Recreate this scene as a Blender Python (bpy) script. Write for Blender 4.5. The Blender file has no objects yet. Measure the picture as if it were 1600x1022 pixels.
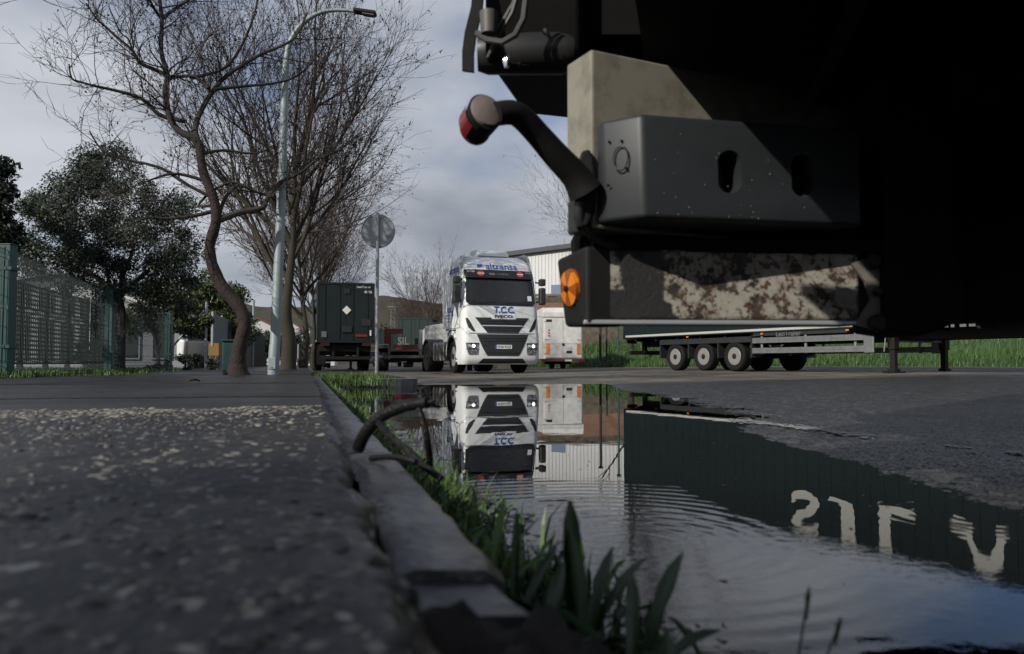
import bpy, bmesh, math, random
import numpy as np
from mathutils import Vector, Matrix
R = math.radians
scn = bpy.context.scene
COL = scn.collection
rng = random.Random(7)
nrg = np.random.default_rng(7)

# ------------------------------------------------------------------ camera, sky, sun, exposure
CAMH = 0.36                       # the camera lies almost on the pavement, 36 cm above the water
PITCH = 2.62
FPX = 1244.0
cd = bpy.data.cameras.new('camera')
cam = bpy.data.objects.new('camera', cd); COL.objects.link(cam)
cam.location = (0, 0, CAMH); cam.rotation_euler = (R(90 + PITCH), 0, 0)
cd.sensor_width = 36; cd.lens = 28; cd.clip_start = 0.05; cd.clip_end = 6000
cd.dof.use_dof = True; cd.dof.focus_distance = 17; cd.dof.aperture_fstop = 5.0
scn.camera = cam

SUN_B, SUN_E = -135.0, 30.0       # bearing of the sun (0 = straight ahead, clockwise) and its height
S = Vector((math.sin(R(SUN_B)) * math.cos(R(SUN_E)), math.cos(R(SUN_B)) * math.cos(R(SUN_E)), math.sin(R(SUN_E))))
sl = bpy.data.lights.new('sun', 'SUN'); sl.energy = 3.7; sl.angle = R(0.6); sl.color = (1, .94, .85)
so = bpy.data.objects.new('sun', sl); COL.objects.link(so)
so.rotation_euler = S.to_track_quat('Z', 'Y').to_euler(); so.location = S * 200

w = bpy.data.worlds.new('World'); scn.world = w; w.use_nodes = True
nt = w.node_tree; N = nt.nodes; L = nt.links
N.clear()
out = N.new('ShaderNodeOutputWorld'); bg = N.new('ShaderNodeBackground'); L.new(bg.outputs[0], out.inputs[0])
bg.inputs['Strength'].default_value = 0.1
sky = N.new('ShaderNodeTexSky'); sky.sky_type = 'NISHITA'; sky.sun_disc = False
sky.sun_elevation = R(SUN_E); sky.sun_rotation = R(SUN_B); sky.air_density = 1.0; sky.dust_density = 1.2; sky.ozone_density = 1.5
tc = N.new('ShaderNodeTexCoord')
sep = N.new('ShaderNodeSeparateXYZ'); L.new(tc.outputs['Generated'], sep.inputs[0])
def wm(op, a, b=None, c=None):
    n = N.new('ShaderNodeMath'); n.operation = op
    for i, v in enumerate((a, b, c)):
        if v is None: continue
        if isinstance(v, (int, float)): n.inputs[i].default_value = v
        else: L.new(v, n.inputs[i])
    return n.outputs[0]
zc = wm('MAXIMUM', sep.outputs[2], 0.0)
den = wm('ADD', zc, 0.22)
comb = N.new('ShaderNodeCombineXYZ')
L.new(wm('DIVIDE', sep.outputs[0], den), comb.inputs[0]); L.new(wm('DIVIDE', sep.outputs[1], den), comb.inputs[1])
def wnoise(scale, detail, loc, rough=.55, dist=0.0):
    mp = N.new('ShaderNodeMapping'); mp.inputs['Location'].default_value = loc
    L.new(comb.outputs[0], mp.inputs[0])
    n = N.new('ShaderNodeTexNoise'); n.inputs['Scale'].default_value = scale; n.inputs['Detail'].default_value = detail
    n.inputs['Roughness'].default_value = rough; n.inputs['Distortion'].default_value = dist
    L.new(mp.outputs[0], n.inputs['Vector']); return n.outputs['Fac']
n1 = wnoise(1.0, 6, (.26, 16.75, 5.19), .48, .2)
n2 = wnoise(1.3, 5, (4.69, 19.91, 9.41), .5, .3)
cov = N.new('ShaderNodeMapRange'); cov.interpolation_type = 'SMOOTHSTEP'
L.new(wm('ADD', n1, wm('MULTIPLY', wm('SUBTRACT', .42, zc), .28)), cov.inputs[0]); cov.inputs[1].default_value = 0.27; cov.inputs[2].default_value = 0.50
shade = N.new('ShaderNodeValToRGB'); L.new(n2, shade.inputs[0])
shade.color_ramp.elements[0].position = .3; shade.color_ramp.elements[0].color = (2.5, 2.72, 3.2, 1)
shade.color_ramp.elements[1].position = .7; shade.color_ramp.elements[1].color = (5.5, 5.75, 6.25, 1)
mix = N.new('ShaderNodeMixRGB'); L.new(cov.outputs[0], mix.inputs[0])
dim = N.new('ShaderNodeMixRGB'); dim.blend_type = 'MULTIPLY'; dim.inputs[0].default_value = 1
L.new(sky.outputs[0], dim.inputs[1]); dim.inputs[2].default_value = (.6, .66, .8, 1)
L.new(dim.outputs[0], mix.inputs[1]); L.new(shade.outputs[0], mix.inputs[2])
L.new(mix.outputs[0], bg.inputs['Color'])

scn.view_settings.view_transform = 'Standard'
scn.view_settings.look = 'None'
scn.view_settings.gamma = 1.0
scn.view_settings.use_curve_mapping = False
scn.view_settings.exposure = 0.2
scn.render.engine = 'CYCLES'
scn.cycles.max_bounces = 7; scn.cycles.diffuse_bounces = 3; scn.cycles.glossy_bounces = 4
scn.cycles.transparent_max_bounces = 12; scn.cycles.transmission_bounces = 4
scn.cycles.caustics_reflective = False; scn.cycles.caustics_refractive = False
scn.cycles.use_denoising = True

# ------------------------------------------------------------------ unprojection: a pixel of the photograph at a known real distance
cp, sp = math.cos(R(PITCH)), math.sin(R(PITCH))
def ray(px, py):
    u = (px - 800) / FPX; v = (511 - py) / FPX
    return Vector((u, cp - sp * v, sp + cp * v))
def W(px, py, d):
    r = ray(px, py); return Vector((r.x / r.y * d, d, CAMH + r.z / r.y * d))

# ------------------------------------------------------------------ materials
M = {}
def mat(name, color, rough=.6, metal=0.0, var=0.0, vscale=6.0, bump=0.0, bscale=40.0, spec=.5, color2=None, thr=None, emit=None, rough2=None):
    """principled material; var mixes towards color2 (or darker) with noise in object space"""
    m = bpy.data.materials.new(name); m.use_nodes = True
    n = m.node_tree.nodes; l = m.node_tree.links
    b = n['Principled BSDF']
    b.inputs['Base Color'].default_value = (*color, 1); b.inputs['Roughness'].default_value = rough
    b.inputs['Metallic'].default_value = metal; b.inputs['Specular IOR Level'].default_value = spec
    if var or bump:
        t = n.new('ShaderNodeTexCoord')
    if var:
        nz = n.new('ShaderNodeTexNoise'); nz.inputs['Scale'].default_value = vscale; nz.inputs['Detail'].default_value = 8
        nz.inputs['Roughness'].default_value = .65
        l.new(t.outputs['Object'], nz.inputs['Vector'])
        mr = n.new('ShaderNodeMapRange'); l.new(nz.outputs['Fac'], mr.inputs[0])
        lo, hi = thr if thr else (.3, .7)
        mr.inputs[1].default_value = lo; mr.inputs[2].default_value = hi
        c2 = color2 or tuple(c * .45 for c in color)
        mx = n.new('ShaderNodeMixRGB'); mx.inputs[1].default_value = (*color, 1); mx.inputs[2].default_value = (*c2, 1)
        ml = n.new('ShaderNodeMath'); ml.operation = 'MULTIPLY'; l.new(mr.outputs[0], ml.inputs[0]); ml.inputs[1].default_value = var
        l.new(ml.outputs[0], mx.inputs[0]); l.new(mx.outputs[0], b.inputs['Base Color'])
        if rough2 is not None:
            m2 = n.new('ShaderNodeMapRange'); l.new(mr.outputs[0], m2.inputs[0]); m2.inputs[3].default_value = rough; m2.inputs[4].default_value = rough2
            l.new(m2.outputs[0], b.inputs['Roughness'])
    if bump:
        nb = n.new('ShaderNodeTexNoise'); nb.inputs['Scale'].default_value = bscale; nb.inputs['Detail'].default_value = 6
        l.new(t.outputs['Object'], nb.inputs['Vector'])
        bp = n.new('ShaderNodeBump'); bp.inputs['Strength'].default_value = bump; bp.inputs['Distance'].default_value = .02
        l.new(nb.outputs['Fac'], bp.inputs['Height']); l.new(bp.outputs[0], b.inputs['Normal'])
    if emit:
        b.inputs['Emission Color'].default_value = (*emit[0], 1); b.inputs['Emission Strength'].default_value = emit[1]
    M[name] = m
    return m

mat('white_paint', (.74, .76, .76), .32, var=.28, vscale=2.2, color2=(.5, .5, .48), thr=(.45, .75))
mat('flange_paint', (.16, .155, .14), .6, var=.8, vscale=16, color2=(.07, .05, .035))
mat('white_dirty', (.66, .66, .63), .5, var=.6, vscale=3.0, color2=(.36, .34, .3), thr=(.45, .75))
mat('black_plastic', (.018, .019, .021), .45, var=.5, vscale=5, color2=(.04, .04, .04))
mat('black_gloss', (.012, .013, .015), .12)
mat('rubber', (.009, .0095, .010), .65, var=.6, vscale=9, color2=(.017, .0165, .016), bump=.08, spec=.2)
mat('black_metal', (.009, .009, .0095), .6, var=.7, vscale=9, color2=(.022, .019, .016), spec=.25)
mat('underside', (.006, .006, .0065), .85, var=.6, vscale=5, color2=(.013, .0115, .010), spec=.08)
mat('steel', (.27, .265, .25), .45, .25, var=.5, vscale=8, color2=(.25, .25, .25))
mat('alu', (.165, .172, .175), .45, .5, var=.5, vscale=5, color2=(.36, .37, .37))
mat('galv', (.34, .355, .365), .45, .35, var=.5, vscale=3, color2=(.25, .28, .3))
mat('pole_paint', (.25, .29, .30), .5, .1, var=.5, vscale=2.5, color2=(.24, .29, .31))
mat('chrome', (.8, .8, .8), .12, 1)
mat('tank', (.14, .13, .12), .32, .5, var=.8, vscale=4, color2=(.05, .045, .04))
mat('red_metal', (.16, .022, .017), .55, var=.6, vscale=5, color2=(.12, .02, .015))
mat('red_lens', (.13, .010, .010), .2)
mat('red_sticker', (.5, .05, .05), .4)
mat('amber', (.62, .19, .008), .2)
mat('amber_dark', (.27, .062, .004), .22)
mat('amber_strip', (.78, .25, .03), .3)
mat('clear_lens', (.20, .17, .155), .10, var=.5, vscale=12, color2=(.11, .09, .085), bump=.08, bscale=60)
mat('headlamp_glass', (.5, .52, .53), .08, .6, var=.8, vscale=14, color2=(.08, .08, .09), thr=(.4, .55))
mat('lamp_lit', (1, 1, 1), .3, emit=((1, .97, .9), 2.6))
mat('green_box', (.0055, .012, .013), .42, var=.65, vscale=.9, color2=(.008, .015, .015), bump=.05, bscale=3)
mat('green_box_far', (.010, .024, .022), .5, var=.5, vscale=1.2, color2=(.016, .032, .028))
mat('green_post', (.010, .050, .048), .42, var=.7, vscale=6, color2=(.018, .072, .068))
mat('green_cabinet', (.007, .035, .032), .5, var=.6, vscale=4, color2=(.02, .09, .075))
mat('wire_green', (.007, .024, .022), .5)
mat('trellis', (.018, .023, .023), .7)
mat('letter_white', (.7, .7, .66), .5)
mat('letter_pale', (.42, .42, .39), .5)
mat('tail_dark', (.045, .008, .008), .3)
mat('letter_grey', (.13, .135, .135), .5)
mat('blue_text', (.02, .10, .38), .45)
mat('blue_text_pale', (.30, .42, .60), .45)
mat('dark_text', (.02, .022, .026), .4)
mat('plate_white', (.75, .76, .78), .4)
mat('plate_blue', (.02, .08, .35), .4)
mat('beige_panel', (.235, .222, .18), .6, var=.85, vscale=13, color2=(.11, .098, .075), thr=(.47, .72), bump=.04, bscale=160)
mat('grey_plastic', (.017, .0205, .0235), .5, var=.5, vscale=22, color2=(.026, .030, .033), bump=.03, bscale=260)
mat('cable_grey', (.05, .05, .05), .5)
mat('concrete', (.21, .2, .18), .85, var=.7, vscale=2.5, color2=(.12, .115, .1), bump=.3)
mat('ochre', (.3, .19, .05), .8, var=.5, vscale=6)
mat('kerb', (.040, .042, .046), .42, var=.75, vscale=8, color2=(.035, .037, .042), bump=.25, bscale=55, rough2=.22)
mat('soil', (.018, .014, .011), .9, var=.6, vscale=12, bump=.6)
mat('bark_red', (.024, .012, .0095), .85, var=.8, vscale=14, color2=(.018, .013, .012), bump=.9, bscale=32)
mat('bark_dark', (.030, .024, .022), .9, var=.6, vscale=6, color2=(.05, .042, .036), bump=.5)
mat('bark_plane', (.040, .034, .023), .9, var=.85, vscale=3.5, color2=(.020, .020, .010), bump=.5)
mat('twig', (.042, .030, .026), .9)
mat('twig_red', (.055, .037, .031), .9)
mat('pods', (.035, .022, .017), .9)
mat('leaf_olive', (.018, .030, .016), .5, var=.8, vscale=2.2, color2=(.042, .058, .038))
mat('leaf_dark', (.010, .017, .010), .45, var=.6, vscale=3, color2=(.02, .034, .016))
mat('leaf_bush', (.026, .046, .014), .5, var=.9, vscale=1.6, color2=(.07, .085, .026))
mat('leaf_brown', (.06, .043, .026), .7, var=.8, vscale=.5, color2=(.03, .04, .02))
mat('grass', (.045, .10, .016), .5, var=.9, vscale=2.5, color2=(.085, .135, .024))
mat('grass_field', (.024, .066, .011), .6, var=.95, vscale=.35, color2=(.058, .105, .020))
mat('weed_leaf', (.009, .029, .006), .45, var=.8, vscale=25, color2=(.018, .045, .009))
mat('hose', (.006, .006, .0065), .45, var=.6, vscale=40, color2=(.010, .0098, .0095), bump=.3, bscale=120, spec=.2)
mat('stone_pale', (.25, .22, .17), .55, var=.7, vscale=40, color2=(.2, .19, .17))
mat('stone_grey', (.10, .095, .085), .5, var=.7, vscale=40, color2=(.08, .08, .08))
mat('stone_dark', (.06, .055, .05), .45)
mat('roof_tile', (.25, .08, .05), .8)
mat('building_white', (.60, .61, .61), .7, var=.4, vscale=.6, color2=(.45, .45, .43))
mat('building_grey', (.28, .30, .33), .7)
mat('corrugated', (.20, .225, .245), .45, .3, var=.5, vscale=2)
mat('roof_edge', (.05, .055, .055), .6)
mat('window_blue', (.16, .21, .30), .2)
mat('dark_glass', (.01, .012, .014), .06)
mat('skin', (.35, .2, .14), .6)
mat('hivis', (.55, .62, .05), .6)
mat('dark_cloth', (.02, .022, .03), .9)
mat('interior', (.055, .057, .062), .8)
mat('paper', (.7, .72, .75), .7)
mat('dead_leaf', (.10, .035, .018), .7)
mat('hill', (.035, .036, .018), .95, var=.9, vscale=.08, color2=(.05, .035, .026), thr=(.42, .58))
mat('car_blue', (.18, .22, .28), .25, .3)
mat('car_white', (.6, .62, .65), .25)
mat('car_dark', (.02, .02, .024), .25)
mat('paint_worn', (.36, .36, .34), .6, var=.6, vscale=20)
mat('hedge', (.012, .02, .009), .7, var=.7, vscale=5, color2=(.025, .03, .013))

def glass_mat(name, tint, f0=1.85):
    m = bpy.data.materials.new(name); m.use_nodes = True; n = m.node_tree.nodes; l = m.node_tree.links; n.clear()
    o = n.new('ShaderNodeOutputMaterial'); t = n.new('ShaderNodeBsdfTransparent'); t.inputs[0].default_value = (*tint, 1)
    g = n.new('ShaderNodeBsdfGlossy'); g.inputs['Roughness'].default_value = .02
    f = n.new('ShaderNodeFresnel'); f.inputs[0].default_value = f0
    x = n.new('ShaderNodeMixShader'); l.new(f.outputs[0], x.inputs[0]); l.new(t.outputs[0], x.inputs[1]); l.new(g.outputs[0], x.inputs[2])
    l.new(x.outputs[0], o.inputs[0]); M[name] = m
glass_mat('cab_glass', (.64, .68, .68))

# ------------------------------------------------------------------ mesh builder
class MB:
    def __init__(s): s.v = []; s.f = []; s.mi = []; s.cur = 0
    def add(s, vs, fs):
        o = len(s.v); s.v += [tuple(p) for p in vs]; s.f += [tuple(i + o for i in f) for f in fs]; s.mi += [s.cur] * len(fs); return s
    def box(s, x0, x1, y0, y1, z0, z1, mtx=None):
        vs = [Vector((x, y, z)) for x in (x0, x1) for y in (y0, y1) for z in (z0, z1)]
        if mtx: vs = [mtx @ p for p in vs]
        return s.add(vs, [(0, 1, 3, 2), (4, 6, 7, 5), (0, 4, 5, 1), (2, 3, 7, 6), (0, 2, 6, 4), (1, 5, 7, 3)])
    def bar(s, a, b, wd, hg, up=(0, 0, 1)):
        a, b = Vector(a), Vector(b); d = (b - a).normalized(); u = Vector(up)
        if abs(d.dot(u)) > .98: u = Vector((1, 0, 0))
        r = d.cross(u).normalized(); u = r.cross(d)
        vs = [p + r * (wd / 2 * i) + u * (hg / 2 * j) for p in (a, b) for i, j in ((-1, -1), (1, -1), (1, 1), (-1, 1))]
        return s.add(vs, [(3, 2, 1, 0), (4, 5, 6, 7), (0, 1, 5, 4), (1, 2, 6, 5), (2, 3, 7, 6), (3, 0, 4, 7)])
    def tube(s, pts, rad, n=8, caps=True):
        pts = [Vector(p) for p in pts]
        if not hasattr(rad, '__len__'): rad = [rad] * len(pts)
        vs, fs = [], []; u = None
        for i, p in enumerate(pts):
            d = (pts[min(i + 1, len(pts) - 1)] - pts[max(i - 1, 0)])
            d = d.normalized() if d.length > 1e-9 else Vector((0, 0, 1))
            if u is None: u = d.orthogonal().normalized()
            else:
                u = u - d * u.dot(d); u = u.normalized() if u.length > 1e-6 else d.orthogonal().normalized()
            q = d.cross(u)
            for k in range(n):
                a = 2 * math.pi * k / n; vs.append(p + (u * math.cos(a) + q * math.sin(a)) * rad[i])
        for i in range(len(pts) - 1):
            for k in range(n):
                k2 = (k + 1) % n; fs.append((i * n + k, i * n + k2, (i + 1) * n + k2, (i + 1) * n + k))
        if caps:
            fs.append(tuple(range(n - 1, -1, -1))); e = (len(pts) - 1) * n; fs.append(tuple(range(e, e + n)))
        return s.add(vs, fs)
    def cyl(s, a, b, r0, r1=None, n=16): return s.tube([a, b], [r0, r0 if r1 is None else r1], n)
    def lathe(s, prof, n=24, axis='X', c=(0, 0, 0), closed=True):
        """prof = [(along, radius)] revolved about the axis through c"""
        vs, fs = [], []
        for (t, r) in prof:
            for k in range(n):
                a = 2 * math.pi * k / n; p, q = r * math.cos(a), r * math.sin(a)
                v = {'X': (t, p, q), 'Y': (p, t, q), 'Z': (p, q, t)}[axis]
                vs.append((v[0] + c[0], v[1] + c[1], v[2] + c[2]))
        m = len(prof)
        for i in range(m - 1):
            for k in range(n):
                k2 = (k + 1) % n; fs.append((i * n + k, i * n + k2, (i + 1) * n + k2, (i + 1) * n + k))
        if closed:
            if prof[0][1] > 1e-6: fs.append(tuple(range(n - 1, -1, -1)))
            if prof[-1][1] > 1e-6: fs.append(tuple(range((m - 1) * n, m * n)))
        return s.add(vs, fs)
    def prism(s, poly, axis, a, b):
        """2D polygon extruded along an axis from a to b (poly in the two other axes, in xyz order)"""
        n = len(poly); vs = []
        for t in (a, b):
            for (p, q) in poly: vs.append({'X': (t, p, q), 'Y': (p, t, q), 'Z': (p, q, t)}[axis])
        fs = [tuple(range(n - 1, -1, -1)), tuple(range(n, 2 * n))] + [(i, (i + 1) % n, n + (i + 1) % n, n + i) for i in range(n)]
        return s.add(vs, fs)
    def grid(s, rows, skip=None, closed=False):
        n = len(rows[0]); vs = [p for r in rows for p in r]; fs = []
        for i in range(len(rows) - 1):
            for k in range(n - 1):
                if skip and skip(i, k): continue
                fs.append((i * n + k, i * n + k + 1, (i + 1) * n + k + 1, (i + 1) * n + k))
        return s.add(vs, fs)
    def build(s, name, m, parent=None, smooth=False, bevel=0.0, origin=None, seg=2, fix=True, **props):
        me = bpy.data.meshes.new(name)
        vs = s.v
        if origin is not None: vs = [(p[0] - origin[0], p[1] - origin[1], p[2] - origin[2]) for p in vs]
        me.from_pydata(vs, [], s.f); me.validate()
        for x in (m if isinstance(m, (list, tuple)) else [m]): me.materials.append(M[x] if isinstance(x, str) else x)
        if isinstance(m, (list, tuple)) and len(s.mi) == len(me.polygons): me.polygons.foreach_set('material_index', s.mi)
        if fix:
            bm = bmesh.new(); bm.from_mesh(me); bmesh.ops.recalc_face_normals(bm, faces=bm.faces); bm.to_mesh(me); bm.free()
        if smooth:
            me.polygons.foreach_set('use_smooth', [True] * len(me.polygons))
            try: me.set_sharp_from_angle(angle=R(40))
            except Exception: pass
        o = bpy.data.objects.new(name, me); COL.objects.link(o)
        if parent is not None: o.parent = parent
        if bevel:
            b = o.modifiers.new('Bevel', 'BEVEL'); b.width = bevel; b.segments = seg; b.limit_method = 'ANGLE'; b.angle_limit = R(35)
        for k, v in props.items(): o[k] = v
        return o

def npmesh(name, v, f, m, parent=None, smooth=False, **props):
    """big meshes from numpy arrays: v (n,3), f (m,3 or 4)"""
    me = bpy.data.meshes.new(name); k = f.shape[1]
    me.vertices.add(len(v)); me.vertices.foreach_set('co', np.asarray(v, np.float32).ravel())
    me.loops.add(f.size); me.loops.foreach_set('vertex_index', np.asarray(f, np.int32).ravel())
    me.polygons.add(len(f)); me.polygons.foreach_set('loop_start', np.arange(0, f.size, k, dtype=np.int32))
    try: me.polygons.foreach_set('loop_total', np.full(len(f), k, np.int32))
    except Exception: pass
    me.polygons.foreach_set('use_smooth', np.full(len(f), smooth, bool))
    for x in (m if isinstance(m, (list, tuple)) else [m]): me.materials.append(M[x])
    me.update(calc_edges=True); me.validate()
    o = bpy.data.objects.new(name, me); COL.objects.link(o)
    if parent is not None: o.parent = parent
    for kk, vv in props.items(): o[kk] = vv
    return o

def tag(o, label, cat, group=None):
    o['label'] = label; o['category'] = cat
    if group: o['group'] = group
    return o
def thing(name, label, cat, loc=(0, 0, 0), rz=0, group=None):
    o = bpy.data.objects.new(name, None); COL.objects.link(o); o.empty_display_size = .2
    o.location = loc; o.rotation_euler = (0, 0, rz); return tag(o, label, cat, group)
def copy_tree(o, parent=None):
    c = o.copy(); COL.objects.link(c)
    if parent is not None: c.parent = parent
    for ch in list(o.children): copy_tree(ch, c)
    return c
def text(name, body, width, m, parent=None, loc=(0, 0, 0), rot=(0, 0, 0), ext=.003, bold=0.0, shear=0.0, height=None, fn=None):
    """flat lettering: width in metres, centred on loc, standing in the local xz plane when rot=(90,0,0)"""
    cu = bpy.data.curves.new(name, 'FONT'); cu.body = body; cu.align_x = 'CENTER'; cu.align_y = 'CENTER'
    cu.size = 1; cu.offset = bold; cu.shear = shear; cu.resolution_u = 3; cu.extrude = .004
    t = bpy.data.objects.new(name, cu); COL.objects.link(t)
    me = bpy.data.meshes.new_from_object(t.evaluated_get(bpy.context.evaluated_depsgraph_get()))
    bpy.data.objects.remove(t); bpy.data.curves.remove(cu)
    n = len(me.vertices); co = np.zeros(n * 3, np.float32); me.vertices.foreach_get('co', co); co = co.reshape(-1, 3)
    ctr = (co.max(0) + co.min(0)) / 2; size = co.max(0) - co.min(0)
    co = co - ctr; k = width / size[0]; co[:, 0] *= k; co[:, 1] *= (height / size[1] if height else k); co[:, 2] *= ext / max(size[2], 1e-6)
    if fn is not None: co = fn(co)
    me.vertices.foreach_set('co', co.ravel()); me.update(); me.name = name
    me.materials.clear(); me.materials.append(M[m])
    o = bpy.data.objects.new(name, me); COL.objects.link(o); o.location = loc; o.rotation_euler = rot
    if parent is not None: o.parent = parent
    return o

# ------------------------------------------------------------------ value noise for terrain
def vnoise(x, y, seed=0):
    xi = np.floor(x).astype(np.int64); yi = np.floor(y).astype(np.int64); fx = x - xi; fy = y - yi
    def h(a, b):
        n = (a * 374761393 + b * 668265263 + seed * 1442695041) & 0xffffffff
        n = ((n ^ (n >> 13)) * 1274126177) & 0xffffffff
        return ((n ^ (n >> 16)) & 0xffff) / 65535.0
    fx = fx * fx * (3 - 2 * fx); fy = fy * fy * (3 - 2 * fy)
    return (h(xi, yi) * (1 - fx) + h(xi + 1, yi) * fx) * (1 - fy) + (h(xi, yi + 1) * (1 - fx) + h(xi + 1, yi + 1) * fx) * fy
def fbm(x, y, seed=0, o=4):
    t = 0; a = .5
    for i in range(o): t = t + a * vnoise(x * 2 ** i, y * 2 ** i, seed + i * 17); a *= .5
    return t
# ================================================================== SETTING
AX = np.array((-.25, .968)); AX = AX / np.linalg.norm(AX); RX = np.array((AX[1], -AX[0]))
def st(s, a): return (s * RX[0] + a * AX[0], s * RX[1] + a * AX[1])     # s metres right of the kerb line, a metres along the street
def to_sa(x, y): return x * RX[0] + y * RX[1], x * AX[0] + y * AX[1]
STREET_RZ = math.atan2(-AX[0], AX[1])
PAVE = 0.21

SH_A = [0.2, .6, .83, .95, 1.33, 1.7, 2.1, 2.48, 3.78, 4.87, 7, 10.7, 13.1, 14]
SH_S = [.8, .95, 1.1, 1.35, 1.72, 1.78, 1.95, 2.10, 2.45, 3.0, 3.6, 4.4, 5.1, 5.3]
def road_h(x, y):
    s, a = to_sa(x, y)
    shore = np.interp(a, SH_A, SH_S)
    e = np.minimum(np.minimum(shore - s, 13.3 - a), np.minimum(s - .40, (a - .2) * 1.0))
    G = np.clip(.055 + .0145 * x, .012, .22)
    right = s > .5
    out_h = np.where(right, np.minimum(.017 * np.maximum(-e, 0), np.maximum(G, .012)), np.minimum(.08 * np.maximum(-e, 0), .02))
    rut = .012 * np.exp(-((s - 2.25 - .12 * (a - 3)) / .22) ** 2) * np.exp(-((a - 3.0) / 1.2) ** 2)
    h = np.where(e > 0, -np.minimum(.013 * e + .012 * np.clip((e - .1) / .25, 0, 1), .045), out_h) + rut
    near = np.clip((16 - np.hypot(x, y)) / 10, 0, 1)
    h = h + near * ((fbm(x * 2.2, y * 2.2, 3, 3) - .44) * .014 + (fbm(x * 16, y * 16, 5, 3) - .44) * .012 + ((vnoise(x * 62, y * 62, 9) - .5) * .007 + (vnoise(x * 130, y * 130, 10) - .5) * .004) * np.clip(1.2 - e * 2, 0, 1))
    return h
rr = np.concatenate([np.exp(np.arange(math.log(.22), math.log(16), .0054)), np.exp(np.arange(math.log(16), math.log(190), .03))])
tt = np.radians(np.concatenate([np.arange(-20, 40, .105), np.arange(40, 75, .6)]))
RR, TT = np.meshgrid(rr, tt, indexing='ij')
X = RR * np.sin(TT); Y = RR * np.cos(TT); Z = road_h(X, Y)
nR, nT = X.shape
idx = np.arange(nR * nT).reshape(nR, nT)
F = np.stack([idx[:-1, :-1], idx[:-1, 1:], idx[1:, 1:], idx[1:, :-1]], -1).reshape(-1, 4)
SS, AA = to_sa(X, Y)
fs = (SS[:-1, :-1].ravel() > -.02)
F = F[fs]

# wet asphalt: chippings in relief, wet and drier patches, dustier concrete-grey beyond the puddle
m = bpy.data.materials.new('asphalt'); m.use_nodes = True; M['asphalt'] = m
n = m.node_tree.nodes; l = m.node_tree.links; b = n['Principled BSDF']
t = n.new('ShaderNodeTexCoord'); P = t.outputs['Object']
def tnoise(scale, detail=6, rough=.6, vec=None):
    q = n.new('ShaderNodeTexNoise'); q.inputs['Scale'].default_value = scale; q.inputs['Detail'].default_value = detail; q.inputs['Roughness'].default_value = rough
    l.new(vec or P, q.inputs['Vector']); return q.outputs['Fac']
def rng_(v, a, b_, c=0.0, d=1.0, smooth=False):
    q = n.new('ShaderNodeMapRange'); l.new(v, q.inputs[0])
    if smooth: q.interpolation_type = 'SMOOTHSTEP'
    for i, x in enumerate((a, b_, c, d)): q.inputs[i + 1].default_value = x
    return q.outputs[0]
def mixc(f, c1, c2, typ='MIX'):
    q = n.new('ShaderNodeMixRGB'); q.blend_type = typ
    for i, x in enumerate((f, c1, c2)):
        if isinstance(x, (int, float)): q.inputs[i].default_value = x
        elif isinstance(x, tuple): q.inputs[i].default_value = (*x, 1)
        else: l.new(x, q.inputs[i])
    return q.outputs[0]
def mth(op, a, b_=None):
    q = n.new('ShaderNodeMath'); q.operation = op
    for i, x in enumerate((a, b_)):
        if x is None: continue
        if isinstance(x, (int, float)): q.inputs[i].default_value = x
        else: l.new(x, q.inputs[i])
    return q.outputs[0]
vo = n.new('ShaderNodeTexVoronoi'); vo.inputs['Scale'].default_value = 75; l.new(P, vo.inputs['Vector'])
vc = n.new('ShaderNodeTexVoronoi'); vc.inputs['Scale'].default_value = 75; l.new(P, vc.inputs['Vector'])
chips = rng_(vo.outputs['Distance'], .0, .75, 1, 0)
gr = n.new('ShaderNodeRGBToBW'); l.new(vc.outputs['Color'], gr.inputs[0])
c0 = mixc(rng_(gr.outputs[0], .25, .85), (.005, .0055, .0065), (.046, .047, .051))
v2 = n.new('ShaderNodeTexVoronoi'); v2.inputs['Scale'].default_value = 24; l.new(P, v2.inputs['Vector']); b2 = n.new('ShaderNodeRGBToBW'); l.new(v2.outputs['Color'], b2.inputs[0])
c0 = mixc(rng_(b2.outputs[0], .62, .72, 0, .75), c0, (.085, .086, .09)); c0 = mixc(rng_(b2.outputs[0], .36, .28, 0, .8), c0, (.003, .003, .004))
c1 = mixc(rng_(tnoise(1.1, 5), .38, .64), c0, mixc(.5, c0, (.022, .019, .016)))
dust = rng_(tnoise(.35, 6, .6), .42, .6)
sp3 = n.new('ShaderNodeSeparateXYZ'); l.new(P, sp3.inputs[0])
yy = mth('ADD', mth('MULTIPLY', sp3.outputs[1], .968), mth('MULTIPLY', sp3.outputs[0], -.25))
far = rng_(yy, 12.6, 14.2)
c2 = mixc(mth('MULTIPLY', far, rng_(dust, 0, 1, .55, 1)), c1, (.205, .188, .16))
c2 = mixc(mth('MULTIPLY', rng_(yy, 27, 34), .75), c2, (.055, .057, .06))
c2 = mixc(mth('MULTIPLY', far, rng_(tnoise(1.3, 7, .7), .48, .62, 0, .7)), c2, (.05, .046, .04))
c2 = mixc(mth('MULTIPLY', rng_(mth('ADD', sp3.outputs[2], mth('MULTIPLY', tnoise(6, 4), .01)), .002, -.014), rng_(tnoise(1.6, 5), .25, .6, .55, 1)), c2, (.075, .058, .038))
l.new(c2, b.inputs['Base Color']); l.new(mth('SUBTRACT', .3, mth('MULTIPLY', far, .22)), b.inputs['Specular IOR Level'])
wet = rng_(tnoise(.8, 6, .6), .4, .62)
rg = mth('SUBTRACT', mth('ADD', .44, mth('MULTIPLY', far, .18)), mth('MULTIPLY', wet, .14))
l.new(rg, b.inputs['Roughness'])
bp = n.new('ShaderNodeBump'); bp.inputs['Strength'].default_value = 1.0; bp.inputs['Distance'].default_value = .011
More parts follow.
